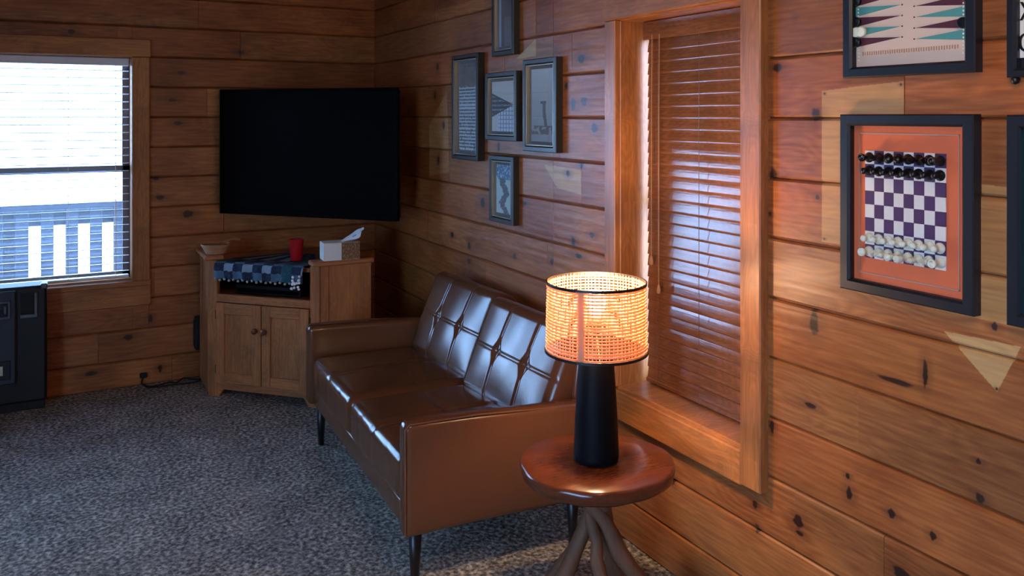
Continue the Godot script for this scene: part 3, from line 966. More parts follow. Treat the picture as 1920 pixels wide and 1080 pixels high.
	for i in 3:
		box(st, Vector3(-0.004, y0 + 0.003, 0.1545), Vector3(0.004, y1 - 0.003, 0.1562), 0.0, Transform3D(Basis(Vector3.UP, -0.92 + i * 0.035), Vector3.ZERO))
	part("seam", meshof(st), weave, sh)
	for y in [y0, y1]:
		var rr := 0.156 if y == y0 else 0.152
		part("rim", latheMesh([Vector2(rr - 0.002, y - 0.004), Vector2(rr + 0.002, y - 0.004), Vector2(rr + 0.002, y + 0.004), Vector2(rr - 0.002, y + 0.004), Vector2(rr - 0.002, y - 0.004)], 72, false), M.dark_leg, sh)
	for i in 3:
		var a := TAU * i / 3.0
		part("spider_arm", tubeMesh([Vector3(0, 0.39, 0), Vector3(cos(a) * 0.15, y0 + 0.004, sin(a) * 0.15)], [0.0018], 6), M.brass, sh)
	var glow := mat(rgb8(255, 240, 214), 0.4, {"emission_enabled": true, "emission": rgb8(255, 226, 184), "emission_energy_multiplier": 18.0})
	part("light_bulb", latheMesh([Vector2(0.013, 0.425), Vector2(0.014, 0.44), Vector2(0.026, 0.462), Vector2(0.031, 0.485), Vector2(0.026, 0.507), Vector2(0.012, 0.518), Vector2(0, 0.52)], 24), glow, l)
	var om := OmniLight3D.new()
	om.name = "lamp_light"
	om.light_color = Color(1.0, 0.85, 0.66)
	om.light_energy = 0.55
	om.light_size = 0.028
	om.omni_range = 12.0
	om.omni_attenuation = 2.0
	om.shadow_enabled = true
	l.add_child(om)
	om.position = Vector3(0, 0.483, 0)

# ---------------------------------------------------------------- corner cabinet and what stands on it
func cabinet() -> void:
	var A := Vector2(0.757, 5.055)     # front left foot (x, along)
	var B := Vector2(1.262, 4.545)     # front right foot
	var mid := (A + B) / 2.0
	var fw := A.distance_to(B)
	var t := thing("corner_cabinet", "honey oak corner cabinet with two panel doors under the television", "cabinet", P(mid.x, mid.y, 0))
	# local: x along the front (left to right), z outwards
	var dir := (B - A).normalized()
	t.rotation.y = atan2(dir.y, dir.x)
	var hw := fw / 2.0
	var top := 0.80
	var back := func(x: float, d: float) -> Vector2:     # room place to local (x, z)
		var v := Vector2(x, d) - mid
		return Vector2(v.dot(dir), v.dot(Vector2(dir.y, -dir.x)) * 1.0)
	var c1: Vector2 = back.call(1.55, 4.545)
	var c2: Vector2 = back.call(1.55, 5.36)
	var c3: Vector2 = back.call(0.757, 5.36)
	# side wings, from the front posts to the walls
	var wing := func(p: Vector2, q: Vector2) -> void:
		var st := start()
		var u := (q - p).normalized()
		var nn := Vector2(-u.y, u.x)
		if nn.dot(-(p + q) / 2.0 + Vector2(0, -0.25)) < 0:
			nn = -nn
		var len := p.distance_to(q)
		var tf := Transform3D(Basis(Vector3(u.x, 0, u.y), Vector3.UP, Vector3(nn.x, 0, nn.y)), Vector3(p.x, 0, p.y))
		box(st, Vector3(0, 0.0, 0), Vector3(len, top - 0.022, 0.02), 0.002, tf)
		part("side_panel", meshof(st), M.oak_up, t)
		st = start()
		box(st, Vector3(0.0, 0.02, -0.008), Vector3(0.045, top - 0.022, 0.0), 0.002, tf)
		box(st, Vector3(len - 0.04, 0.02, -0.008), Vector3(len, top - 0.022, 0.0), 0.002, tf)
		part("stile", meshof(st), M.oak_up, t)
		st = start()
		box(st, Vector3(-0.05, top - 0.022, -0.03), Vector3(len + 0.01, top + 0.004, 0.075), 0.006, tf)
		part("cap", meshof(st), M.oak, t)
	wing.call(Vector2(-hw, 0), c3)
	wing.call(Vector2(hw, 0), c1)
	# posts at the front corners
	for s in [-1, 1]:
		var st := start()
		box(st, Vector3(s * hw - 0.03 * (s + 1), 0.0, -0.02), Vector3(s * hw - 0.03 * (s - 1), top - 0.022, 0.012), 0.004)
		part("post", meshof(st), M.oak_up, t)
	var inset := hw - 0.06
	# lower body, floor, shelf over the doors and the middle top
	var plan := func(z0: float) -> PackedVector2Array:
		return PackedVector2Array([Vector2(-hw + 0.02, z0), Vector2(hw - 0.02, z0), c1 + Vector2(-0.015, 0.01), c2 + Vector2(0, 0.03), c3 + Vector2(0.015, 0.01)])
	for lev in [[0.06, 0.08, "floor_board"], [0.545, 0.57, "shelf"], [0.735, 0.758, "top"]]:
		var st := start()
		push(st, plan.call(-0.015), lev[0], lev[1], Transform3D(Basis(Vector3(1, 0, 0), Vector3(0, 0, 1), Vector3(0, 1, 0)), Vector3.ZERO))
		part(lev[2], meshof(st), M.oak, t)
	for q in [[c1, c2], [c3, c2]]:
		var st := start()
		var p0: Vector2 = q[0]
		var p1: Vector2 = q[1]
		var u := (p1 - p0).normalized()
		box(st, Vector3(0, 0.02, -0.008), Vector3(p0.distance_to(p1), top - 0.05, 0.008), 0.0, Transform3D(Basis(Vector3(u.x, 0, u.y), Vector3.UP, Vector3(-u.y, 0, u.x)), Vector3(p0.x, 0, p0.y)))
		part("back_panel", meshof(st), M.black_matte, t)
	part("rail", boxmesh(Vector3(-inset, 0.54, -0.018), Vector3(inset, 0.585, 0.010), 0.003), M.oak, t)
	var st2 := start()
	push(st2, PackedVector2Array([Vector2(-hw + 0.01, 0.085), Vector2(hw - 0.01, 0.085), Vector2(hw - 0.01, 0.0), Vector2(hw - 0.07, 0.0), Vector2(hw - 0.10, 0.045), Vector2(-hw + 0.10, 0.045), Vector2(-hw + 0.07, 0.0), Vector2(-hw + 0.01, 0.0)]), -0.012, 0.008)
	part("plinth", meshof(st2), M.oak, t)
	# doors
	for s in [-1, 1]:
		var x0 := 0.003 if s > 0 else -inset + 0.002
		var x1 := inset - 0.002 if s > 0 else -0.003
		var d := Node3D.new()
		d.name = "door"
		t.add_child(d, true)
		var z := 0.026
		var fr := start()
		box(fr, Vector3(x0, 0.085, 0.006), Vector3(x0 + 0.055, 0.538, z), 0.003)
		part("door_stile", meshof(fr), M.oak_up, d)
		fr = start()
		box(fr, Vector3(x1 - 0.055, 0.085, 0.006), Vector3(x1, 0.538, z), 0.003)
		part("door_stile", meshof(fr), M.oak_up, d)
		fr = start()
		box(fr, Vector3(x0 + 0.053, 0.085, 0.006), Vector3(x1 - 0.053, 0.145, z - 0.001), 0.003)
		part("door_rail", meshof(fr), M.oak, d)
		fr = start()
		box(fr, Vector3(x0 + 0.053, 0.478, 0.006), Vector3(x1 - 0.053, 0.538, z - 0.001), 0.003)
		part("door_rail", meshof(fr), M.oak, d)
		part("panel", boxmesh(Vector3(x0 + 0.05, 0.14, 0.004), Vector3(x1 - 0.05, 0.482, 0.013), 0.002), M.oak_up, d)
		part("knob", latheMesh([Vector2(0.006, 0), Vector2(0.006, 0.012), Vector2(0.016, 0.018), Vector2(0.017, 0.026), Vector2(0.01, 0.033), Vector2(0, 0.034)], 16, true, Transform3D(Basis(Vector3.RIGHT, PI / 2.0), Vector3.ZERO)), M.knob, d, Vector3(s * 0.03, 0.40, z))
		for y in [0.16, 0.47]:
			part("hinge", boxmesh(Vector3(-0.004, -0.025, 0), Vector3(0.004, 0.025, 0.006), 0.001), M.brass, d, Vector3(s * (inset + 0.003), y, 0.014))
	var basis := Basis(Vector3.UP, t.rotation.y)
	var place := func(x: float, y: float, z: float) -> Vector3:
		return t.position + basis * Vector3(x, y, z)
	# dark box on the open shelf
	var mp := thing("media_player", "flat black media box on the open shelf of the corner cabinet", "electronics", place.call(-0.02, 0.571, -0.2), t.rotation.y)
	part("case", boxmesh(Vector3(-0.21, 0.004, -0.12), Vector3(0.21, 0.06, 0.13), 0.004), M.black, mp)
	part("front_strip", boxmesh(Vector3(-0.2, 0.018, 0.13), Vector3(0.2, 0.04, 0.133), 0.001), M.screen, mp)
	part("foot", boxmesh(Vector3(-0.19, 0.0, -0.1), Vector3(-0.16, 0.005, 0.1), 0.001), M.black_matte, mp)
	part("foot", boxmesh(Vector3(0.16, 0.0, -0.1), Vector3(0.19, 0.005, 0.1), 0.001), M.black_matte, mp)
	# checked cloth with a fringe
	var im := Image.create(256, 96, false, Image.FORMAT_RGB8)
	var nn := FastNoiseLite.new()
	nn.seed = 9
	nn.frequency = 0.09
	for y in 96:
		for x in 256:
			var cx2 := int(x / 28.0)
			var cy2 := int(y / 24.0)
			var v := 0.5 + 0.5 * nn.get_noise_2d(x, y)
			var col := rgb8(70, 100, 122)
			if (cx2 + cy2) % 2 == 0:
				col = rgb8(22, 34, 60)
			elif cy2 % 2 == 0:
				col = rgb8(128, 146, 160)
			if cx2 == 7:
				col = rgb8(22, 74, 82)
			im.set_pixel(x, y, col.lerp(rgb8(160, 170, 176), maxf(0, v - 0.62) * 1.6))
	var cloth_m := mat(Color.WHITE, 0.9, {"albedo_texture": tex(im)})
	var cl := thing("table_runner", "blue and white checked cloth with a pompom fringe on the corner cabinet", "cloth", place.call(-0.012, 0.7585, 0.0), t.rotation.y)
	var cw := hw - 0.075
	var rows := [[-0.42, 0.004], [-0.3, 0.005], [-0.15, 0.006], [-0.02, 0.012], [0.014, 0.016], [0.036, 0.004], [0.042, -0.014], [0.042, -0.034], [0.037, -0.056], [0.040, -0.072]]
	var cs := SurfaceTool.new()
	cs.begin(Mesh.PRIMITIVE_TRIANGLES)
	cs.set_smooth_group(0)
	var nu := 48
	var pt := func(i: int, j: int, lift: float) -> Vector3:
		var u := lerpf(-cw, cw, float(j) / nu)
		var f := clampf((i - 3) / 5.0, 0, 1)
		var shrink := clampf((0.42 - absf(rows[i][0])) / 0.2, 0.35, 1.0) if rows[i][0] < 0 else 1.0
		return Vector3(u * shrink, rows[i][1] + lift - (0.008 * f * absf(sin(j * 0.9))), rows[i][0] + f * 0.007 * sin(j * 0.85) + lift)
	for i in rows.size() - 1:
		for j in nu:
			for c in [[0, 0], [0, 1], [1, 1], [0, 0], [1, 1], [1, 0]]:
				cs.set_uv(Vector2((j + c[1]) / float(nu), (i + c[0]) / float(rows.size() - 1)))
				cs.add_vertex(pt.call(i + c[0], j + c[1], 0.0015))
	cs.generate_normals()
	part("cloth", cs.commit(), cloth_m, cl)
	var pom := latheMesh([Vector2(0, -0.008), Vector2(0.006, -0.005), Vector2(0.008, 0), Vector2(0.006, 0.005), Vector2(0, 0.008)], 8)
	var grey_fringe := mat(rgb8(150, 162, 160), 0.9)
	for k in 18:
		var x := lerpf(-cw + 0.01, cw - 0.05, k / 17.0)
		part("pompom", pom, grey_fringe, cl, Vector3(x, -0.078 - 0.006 * (k % 2), 0.043))
	var r := RandomNumberGenerator.new()
	r.seed = 4
	for k in 16:
		part("tassel", pom, M.paper, cl, Vector3(cw - 0.035 + r.randf_range(-0.03, 0.028), -0.03 - r.randf_range(0.0, 0.085), 0.05 + r.randf_range(-0.004, 0.01)))
	# red cup
	var cup := thing("red_cup", "tall red cup standing on the checked cloth", "cup", place.call(0.105, 0.768, -0.17))
	part("cup_wall", latheMesh([Vector2(0, 0.0), Vector2(0.031, 0.0), Vector2(0.033, 0.004), Vector2(0.042, 0.118), Vector2(0.0435, 0.121), Vector2(0.042, 0.124), Vector2(0.04, 0.121), Vector2(0.031, 0.006), Vector2(0, 0.006)], 28), M.red, cup)
	# tissue box on the right cap
	var tp := P(1.378, 4.572, top + 0.0045)
	var tb := thing("tissue_box", "white tissue box with brown patterned side and a tissue sticking out", "tissue box", tp, deg_to_rad(-4))
	var tim := Image.create(64, 32, false, Image.FORMAT_RGB8)
	for y in 32:
		for x in 64:
			var v := 0.5 + 0.5 * nn.get_noise_2d(x * 2.0, y * 2.0)
			tim.set_pixel(x, y, rgb8(116, 74, 46).lerp(rgb8(182, 150, 110), clampf((v - 0.45) * 3.0, 0, 1)))
	part("carton", boxmesh(Vector3(-0.1, 0, -0.055), Vector3(0.1, 0.098, 0.055), 0.002), M.white, tb)
	part("patterned_side", card(Vector3(-0.002, 0.096, 0.0565), Vector3(0.1, 0.096, 0.0565), Vector3(0.1, 0.002, 0.0565), Vector3(-0.002, 0.002, 0.0565), Vector3(0, 0, -0.0015)), mat(Color.WHITE, 0.7, {"albedo_texture": tex(tim)}), tb)
	var ts := SurfaceTool.new()
	ts.begin(Mesh.PRIMITIVE_TRIANGLES)
	ts.set_smooth_group(0)
	var tn := 12
	var tpnt := func(i: int, j: int) -> Vector3:
		var f := i / float(tn)
		var a := lerpf(-0.9, 0.9, j / float(tn))
		var w := 0.014 + 0.075 * f
		return Vector3(0.0 + 0.112 * f + 0.024 * f * cos(a * 3.0), 0.094 + 0.074 * f * (0.55 + 0.45 * cos(a * 2.2)) , w * a * 1.1 + 0.012 * sin(j * 1.9 + i * 0.5) * f)
	for i in tn:
		for j in tn:
			quad(ts, tpnt.call(i, j), tpnt.call(i + 1, j), tpnt.call(i + 1, j + 1), tpnt.call(i, j + 1), Vector3.UP)
	part("tissue", meshof(ts), M.paper, tb)
	# basket on the left cap
	var bp := P(0.80, 5.09, top + 0.0045)
	var bk := thing("small_basket", "small woven basket with a handle on the cabinet's corner cap", "basket", bp, 0.4)
	var bs := start()
	for k in 6:
		lathe(bs, [Vector2(0.052 + k * 0.005, 0.003 + k * 0.009), Vector2(0.058 + k * 0.005, 0.0035 + k * 0.009), Vector2(0.06 + k * 0.005, 0.008 + k * 0.009), Vector2(0.055 + k * 0.005, 0.012 + k * 0.009)], 20)
	part("weave", meshof(bs), mat(rgb8(180, 130, 88), 0.8), bk)
	part("bottom", latheMesh([Vector2(0, 0), Vector2(0.054, 0), Vector2(0.056, 0.006), Vector2(0, 0.006)], 20), mat(rgb8(150, 100, 66), 0.8), bk)
	var hp: Array = []
	for i in 7:
		hp.append(Vector3(0.06 + i * 0.022, 0.05 + 0.012 * sin(i * 0.5), -0.03 - i * 0.004))
	part("handle", tubeMesh(hp, [0.008, 0.008, 0.007, 0.007, 0.008, 0.009, 0.007], 8), mat(rgb8(196, 138, 100), 0.7), bk)

func television() -> void:
	var a := Vector2(0.862, 5.33)
	var b := Vector2(1.672, 4.43)
	var mid := (a + b) / 2.0
	var dir := (b - a).normalized()
	var w := a.distance_to(b) / 2.0
	var t := thing("television", "large black flat-screen television mounted across the corner", "television", P(mid.x, mid.y, 1.01))
	t.rotation.y = atan2(dir.y, dir.x)
	var hh := 0.752
	part("back_shell", boxmesh(Vector3(-w + 0.01, 0.01, -0.055), Vector3(w - 0.01, hh - 0.01, -0.012), 0.012), M.black_matte, t)
	var st := start()
	for q in [[-w, -w + 0.018, 0.0, hh], [w - 0.018, w, 0.0, hh], [-w, w, 0.0, 0.034], [-w, w, hh - 0.018, hh]]:
		box(st, Vector3(q[0], q[2], -0.014), Vector3(q[1], q[3], 0.008), 0.003)
	part("bezel", meshof(st), M.screen, t)
	part("screen_panel", boxmesh(Vector3(-w + 0.016, 0.03, -0.01), Vector3(w - 0.016, hh - 0.016, 0.002), 0.0), M.screen, t)
	st = start()
	box(st, Vector3(-0.2, 0.15, -0.075), Vector3(0.2, 0.55, -0.055), 0.002)
	box(st, Vector3(-0.04, 0.3, -0.5), Vector3(0.04, 0.38, -0.07), 0.003)
	part("wall_mount", meshof(st), M.black_matte, t)

func stove() -> void:
	var t := thing("wall_heater", "black metal room heater standing below the bright window", "heater", P(-0.42, 5.31, 0.0))
	var hw := 0.36
	part("body", boxmesh(Vector3(-hw, 0.045, -0.1), Vector3(hw, 0.675, 0.06), 0.012), M.stove, t)
	part("base", boxmesh(Vector3(-hw + 0.01, 0.0, -0.09), Vector3(hw - 0.01, 0.05, 0.045), 0.004), M.black_matte, t)
	part("front_panel", boxmesh(Vector3(-hw + 0.15, 0.16, 0.055), Vector3(hw - 0.145, 0.66, 0.082), 0.008), M.stove_face, t)
	var st := start()
	for q in [[-hw + .17, hw - .17, .60, .612], [-hw + .17, hw - .17, .515, .527], [hw - .182, hw - .17, .515, .612], [-hw + .17, -hw + .182, .515, .612]]:
		box(st, Vector3(q[0], q[2], 0.08), Vector3(q[1], q[3], 0.094), 0.003)
	part("grille_frame", meshof(st), M.stove_trim, t)
	for k in 6:
		part("louver", boxmesh(Vector3(-hw + 0.18, 0.53 + k * 0.012, 0.078), Vector3(hw - 0.18, 0.535 + k * 0.012, 0.09), 0.001), M.stove, t)
	part("handle", boxmesh(Vector3(hw - 0.20, 0.545, 0.09), Vector3(hw - 0.188, 0.585, 0.104), 0.003), M.stove_trim, t)
	part("lower_frame", boxmesh(Vector3(-hw + 0.17, 0.19, 0.08), Vector3(hw - 0.17, 0.29, 0.087), 0.003), M.stove, t)
	part("rating_plate", boxmesh(Vector3(hw - 0.30, 0.215, 0.086), Vector3(hw - 0.205, 0.265, 0.089), 0.001), mat(rgb8(196, 196, 170), 0.6), t)
	# vent box on the side band
	var v := part("vent", boxmesh(Vector3(hw - 0.125, 0.51, 0.058), Vector3(hw - 0.045, 0.64, 0.064), 0.001), M.black_matte, t)
	part("vent_lip", boxmesh(Vector3(hw - 0.125, 0.508, 0.06), Vector3(hw - 0.045, 0.525, 0.074), 0.002), M.stove_trim, v)
	part("vent_lip", boxmesh(Vector3(hw - 0.06, 0.52, 0.06), Vector3(hw - 0.045, 0.64, 0.074), 0.002), M.stove_trim, v)
	part("corner_cap", boxmesh(Vector3(hw - 0.03, 0.655, -0.02), Vector3(hw + 0.003, 0.685, 0.062), 0.006), M.stove_trim, t)

# ---------------------------------------------------------------- framed things on the right wall
# frame bars on the right wall, local to its bottom-left corner seen from the room (left = further along)
func frame(t: Node3D, w: float, h: float, bar: float, deep: float, m: Material, lip := 0.0) -> void:
	var st := start()
	var n := 4
	# mitred bars: section swept round the rectangle
	var sec := [Vector2(0, 0), Vector2(0, deep - 0.003), Vector2(0.003, deep), Vector2(bar - 0.006, deep), Vector2(bar, deep - 0.006 - lip), Vector2(bar, 0)]
	var pos := func(c: int, q: Vector2) -> Vector3:
		var z: float = [0.0, w, w, 0.0][c] + [1, -1, -1, 1][c] * q.x
		var y: float = [0.0, 0.0, h, h][c] + [1, 1, -1, -1][c] * q.x
		return Vector3(-q.y, y, z)
	for c in n:
		for i in sec.size():
			var a: Vector2 = sec[i]
			var b: Vector2 = sec[(i + 1) % sec.size()]
			var o := Vector2(b.y - a.y, a.x - b.x)
			var inward: Vector3 = [Vector3(0, 1, 0), Vector3(0, 0, -1), Vector3(0, -1, 0), Vector3(0, 0, 1)][c]
			quad(st, pos.call(c, a), pos.call((c + 1) % 4, a), pos.call((c + 1) % 4, b), pos.call(c, b), -(inward * o.x + Vector3(-1, 0, 0) * o.y))
	part("frame", meshof(st), m, t)

# panel in a frame: local rectangle (z to the right, y up) at depth from the wall
func panel(t: Node3D, called: String, z0: float, z1: float, y0: float, y1: float, out: float, m: Material) -> MeshInstance3D:
	return part(called, card(Vector3(-out, y1, z0), Vector3(-out, y1, z1), Vector3(-out, y0, z1), Vector3(-out, y0, z0), Vector3(0.002, 0, 0)), m, t)

func hang(called: String, label: String, category: String, d_left: float, h_low: float, group := "") -> Node3D:
	return thing(called, label, category, P(XW - 0.001, d_left, h_low), 0.0, group)

func chess_shapes() -> Dictionary:
	var base := [Vector2(0, 0), Vector2(0.0105, 0), Vector2(0.0105, 0.003), Vector2(0.008, 0.006)]
	var d := {}
	d.pawn = base + [Vector2(0.0045, 0.012), Vector2(0.004, 0.016), Vector2(0.0065, 0.0175), Vector2(0.004, 0.019), Vector2(0.0062, 0.022), Vector2(0.0066, 0.025), Vector2(0.0045, 0.029), Vector2(0, 0.0305)]
	d.rook = base + [Vector2(0.0058, 0.012), Vector2(0.0055, 0.024), Vector2(0.008, 0.027), Vector2(0.008, 0.034), Vector2(0.0055, 0.034), Vector2(0.0055, 0.031), Vector2(0, 0.031)]
	d.bishop = base + [Vector2(0.0048, 0.013), Vector2(0.004, 0.025), Vector2(0.007, 0.027), Vector2(0.004, 0.0285), Vector2(0.0062, 0.033), Vector2(0.0045, 0.039), Vector2(0.0015, 0.042), Vector2(0.002, 0.0435), Vector2(0, 0.045)]
	d.queen = base + [Vector2(0.005, 0.014), Vector2(0.0042, 0.03), Vector2(0.0072, 0.032), Vector2(0.0045, 0.034), Vector2(0.0078, 0.044), Vector2(0.0045, 0.045), Vector2(0.002, 0.048), Vector2(0, 0.049)]
	d.king = base + [Vector2(0.0052, 0.014), Vector2(0.0045, 0.032), Vector2(0.0076, 0.034), Vector2(0.005, 0.036), Vector2(0.0076, 0.046), Vector2(0.004, 0.049), Vector2(0.0018, 0.0495), Vector2(0.0018, 0.055), Vector2(0, 0.056)]
	d.knight = base + [Vector2(0.0062, 0.011), Vector2(0.005, 0.018), Vector2(0.0062, 0.022), Vector2(0, 0.023)]
	var out := {}
	# pieces stand out from the wall: their axis is -x
	var tf := Transform3D(Basis(Vector3(0, 0, 1), PI / 2.0), Vector3.ZERO)
	for k in d:
		var st := start()
		for i in d[k].size():
			d[k][i] = d[k][i] * Vector2(1.3, 1.0)
		lathe(st, d[k], 14, Vector3.ZERO, true, tf)
		if k == "knight":
			push(st, PackedVector2Array([Vector2(-0.006, 0.016), Vector2(0.006, 0.016), Vector2(0.007, 0.026), Vector2(0.003, 0.036), Vector2(0.001, 0.039), Vector2(-0.002, 0.035), Vector2(-0.010, 0.029), Vector2(-0.009, 0.025), Vector2(-0.002, 0.026)]), -0.004, 0.004, tf)
		out[k] = meshof(st)
	return out

func game_frames() -> void:
	var deep := 0.03
	# chess
	var d0 := 1.565
	var w := 0.375
	var h0 := 1.138
	var h := 0.467
	var t := hang("framed_chess_set", "black framed chess board with black and white pieces on orange", "framed game", d0, h0)
	frame(t, w, h, 0.03, deep, M.black_frame)
	var orange := mat(rgb8(214, 104, 62), 0.8)
	panel(t, "orange_backing", 0.02, w - 0.02, 0.02, h - 0.02, 0.008, orange)
	var st := start()
	for q in [[0.046, w - 0.046, h - 0.052, h - 0.048], [0.046, w - 0.046, 0.048, 0.052], [0.046, 0.049, 0.048, h - 0.048], [w - 0.049, w - 0.046, 0.048, h - 0.048]]:
		box(st, Vector3(-0.011, q[2], q[0]), Vector3(-0.006, q[3], q[1]), 0.0005)
	part("inner_border", meshof(st), mat(rgb8(176, 128, 112), 0.6), t)
	var bz := d0 - 1.499
	var by := 1.229 - h0
	var sw := 0.229 / 8.0
	var sh := 0.281 / 8.0
	var sq := boxmesh(Vector3(-0.0015, 0.0002, 0.0002), Vector3(0.0015, sh - 0.0002, sw - 0.0002), 0.0004)
	var pale := mat(rgb8(222, 214, 204), 0.7)
	var purple := mat(rgb8(70, 38, 82), 0.7)
	var board := Node3D.new()
	board.name = "board"
	t.add_child(board)
	board.position = Vector3(-0.0095, by, bz)
	for i in 8:
		for j in 8:
			part("square", sq, pale if (i + j) % 2 == 1 else purple, board, Vector3(0, j * sh, i * sw))
	var shapes := chess_shapes()
	var order := ["rook", "knight", "bishop", "queen", "king", "bishop", "knight", "rook"]
	var ink := mat(rgb8(10, 10, 14), 0.35)
	var bone := mat(rgb8(226, 230, 208), 0.45)
	for i in 8:
		for q in [[0, order[i], bone], [1, "pawn", bone], [6, "pawn", ink], [7, order[i], ink]]:
			var o := part("chess_piece", shapes[q[1]], q[2], t, Vector3(-0.011, by + (q[0] + 0.5) * sh, bz + (i + 0.5) * sw))
			if q[1] == "knight":
				o.rotation.x = rng.randf_range(-1.5, 1.5)
	# backgammon
	d0 = 1.556
	h0 = 1.702
	h = 0.47
	w = 0.37
	t = hang("framed_backgammon_board", "black framed backgammon board with maroon and teal points", "framed game", d0, h0)
	frame(t, w, h, 0.028, deep, M.black_frame)
	panel(t, "beige_board", 0.02, w - 0.02, 0.02, h - 0.02, 0.008, mat(rgb8(208, 184, 164), 0.8))
	var maroon := mat(rgb8(74, 26, 46), 0.8)
	var teal := mat(rgb8(72, 140, 136), 0.8)
	for i in 12:
		var y := 1.796 - h0 + i * 0.0272
		if y > h - 0.05:
			break
		var lst := start()
		var tfm := Transform3D(Basis(Vector3(0, 0, 1), Vector3(0, 1, 0), Vector3(-1, 0, 0)), Vector3.ZERO)
		push(lst, PackedVector2Array([Vector2(0.022, y - 0.0128), Vector2(0.022, y + 0.0128), Vector2(0.160, y + 0.004)]), 0.008, 0.0105, tfm)
		part("point", meshof(lst), maroon if i % 2 == 0 else teal, t)
		var rst := start()
		push(rst, PackedVector2Array([Vector2(w - 0.03, y - 0.0128 - 0.004), Vector2(w - 0.03, y + 0.0128 - 0.004), Vector2(0.206, y - 0.004)]), 0.008, 0.0105, tfm)
		part("point", meshof(rst), teal if i % 2 == 0 else maroon, t)
		for zz in [0.166, 0.2]:
			part("tip_dot", latheMesh([Vector2(0.002, 0), Vector2(0.002, 0.001), Vector2(0, 0.0012)], 8, true, Transform3D(Basis(Vector3(0, 0, 1), PI / 2.0), Vector3.ZERO)), maroon, t, Vector3(-0.0085, y + (0.004 if zz < 0.19 else -0.004), zz))
	for zz in [0.036, w - 0.04]:
		st = start()
		for k in 44:
			box(st, Vector3(-0.0112, 0.045 + k * 0.009, zz - 0.002), Vector3(-0.008, 0.0495 + k * 0.009, zz + 0.002), 0.0005)
		var sp := part("stitching", meshof(st), pale, t)
		sp.set_meta("kind", "stuff")
	st = start()
	for k in 40:
		box(st, Vector3(-0.0095, 0.058 + (k % 2) * 0.001, 0.048 + k * 0.0068), Vector3(-0.008, 0.068, 0.0505 + k * 0.0068), 0.0002)
	var sb := part("stitching", meshof(st), mat(rgb8(176, 132, 100), 0.8), t)
	sb.set_meta("kind", "stuff")
	var disc := latheMesh([Vector2(0, 0), Vector2(0.0125, 0), Vector2(0.0135, 0.003), Vector2(0.0135, 0.008), Vector2(0.0125, 0.011), Vector2(0.009, 0.0105), Vector2(0, 0.0105)], 18, true, Transform3D(Basis(Vector3(0, 0, 1), PI / 2.0), Vector3.ZERO))
	for q in [[0.034, 1.823, bone], [0.05, 1.823, bone], [0.034, 1.796, ink], [0.034, 1.85, ink], [w - 0.038, 1.819, ink], [0.034, 1.905, ink]]:
		part("checker", disc, q[2], t, Vector3(-0.0105, q[1] - h0, q[0]))
	# noughts and crosses
	d0 = 1.114
	h0 = 1.686
	t = hang("framed_letter_game", "black framed white board with large black X and O letters", "framed game", d0, h0)
	frame(t, 0.36, 0.47, 0.02, deep, M.black_frame)
	panel(t, "black_mat", 0.01, 0.35, 0.01, 0.46, 0.006, M.black_frame)
	panel(t, "white_board", 0.012, 0.342, 0.043, 0.44, 0.011, mat(rgb8(226, 224, 214), 0.7))
	var font := SystemFont.new()
	font.font_names = PackedStringArray(["Droid Sans"])
	for q in [["X", 0.119], ["O", 0.05]]:
		var tm := TextMesh.new()
		tm.text = q[0]
		tm.font = font
		tm.font_size = 32
		tm.pixel_size = 0.0017
		tm.depth = 0.003
		var o := part("letter", tm, ink, t, Vector3(-0.0125, q[1] + 0.025, 0.036))
		o.rotation.y = -PI / 2.0
	part("hook", latheMesh([Vector2(0, -0.012), Vector2(0.008, -0.008), Vector2(0.01, 0), Vector2(0.006, 0.008), Vector2(0, 0.01)], 12), M.black, t, Vector3(-0.015, -0.004, 0.012))
	# teal board
	t = hang("framed_teal_board", "black framed plain teal board beside the framed chess set", "framed game", 1.114, 1.137)
	frame(t, 0.375, 0.466, 0.03, deep, M.black_frame)
	panel(t, "teal_backing", 0.02, 0.36, 0.02, 0.446, 0.008, mat(rgb8(78, 158, 152), 0.8))

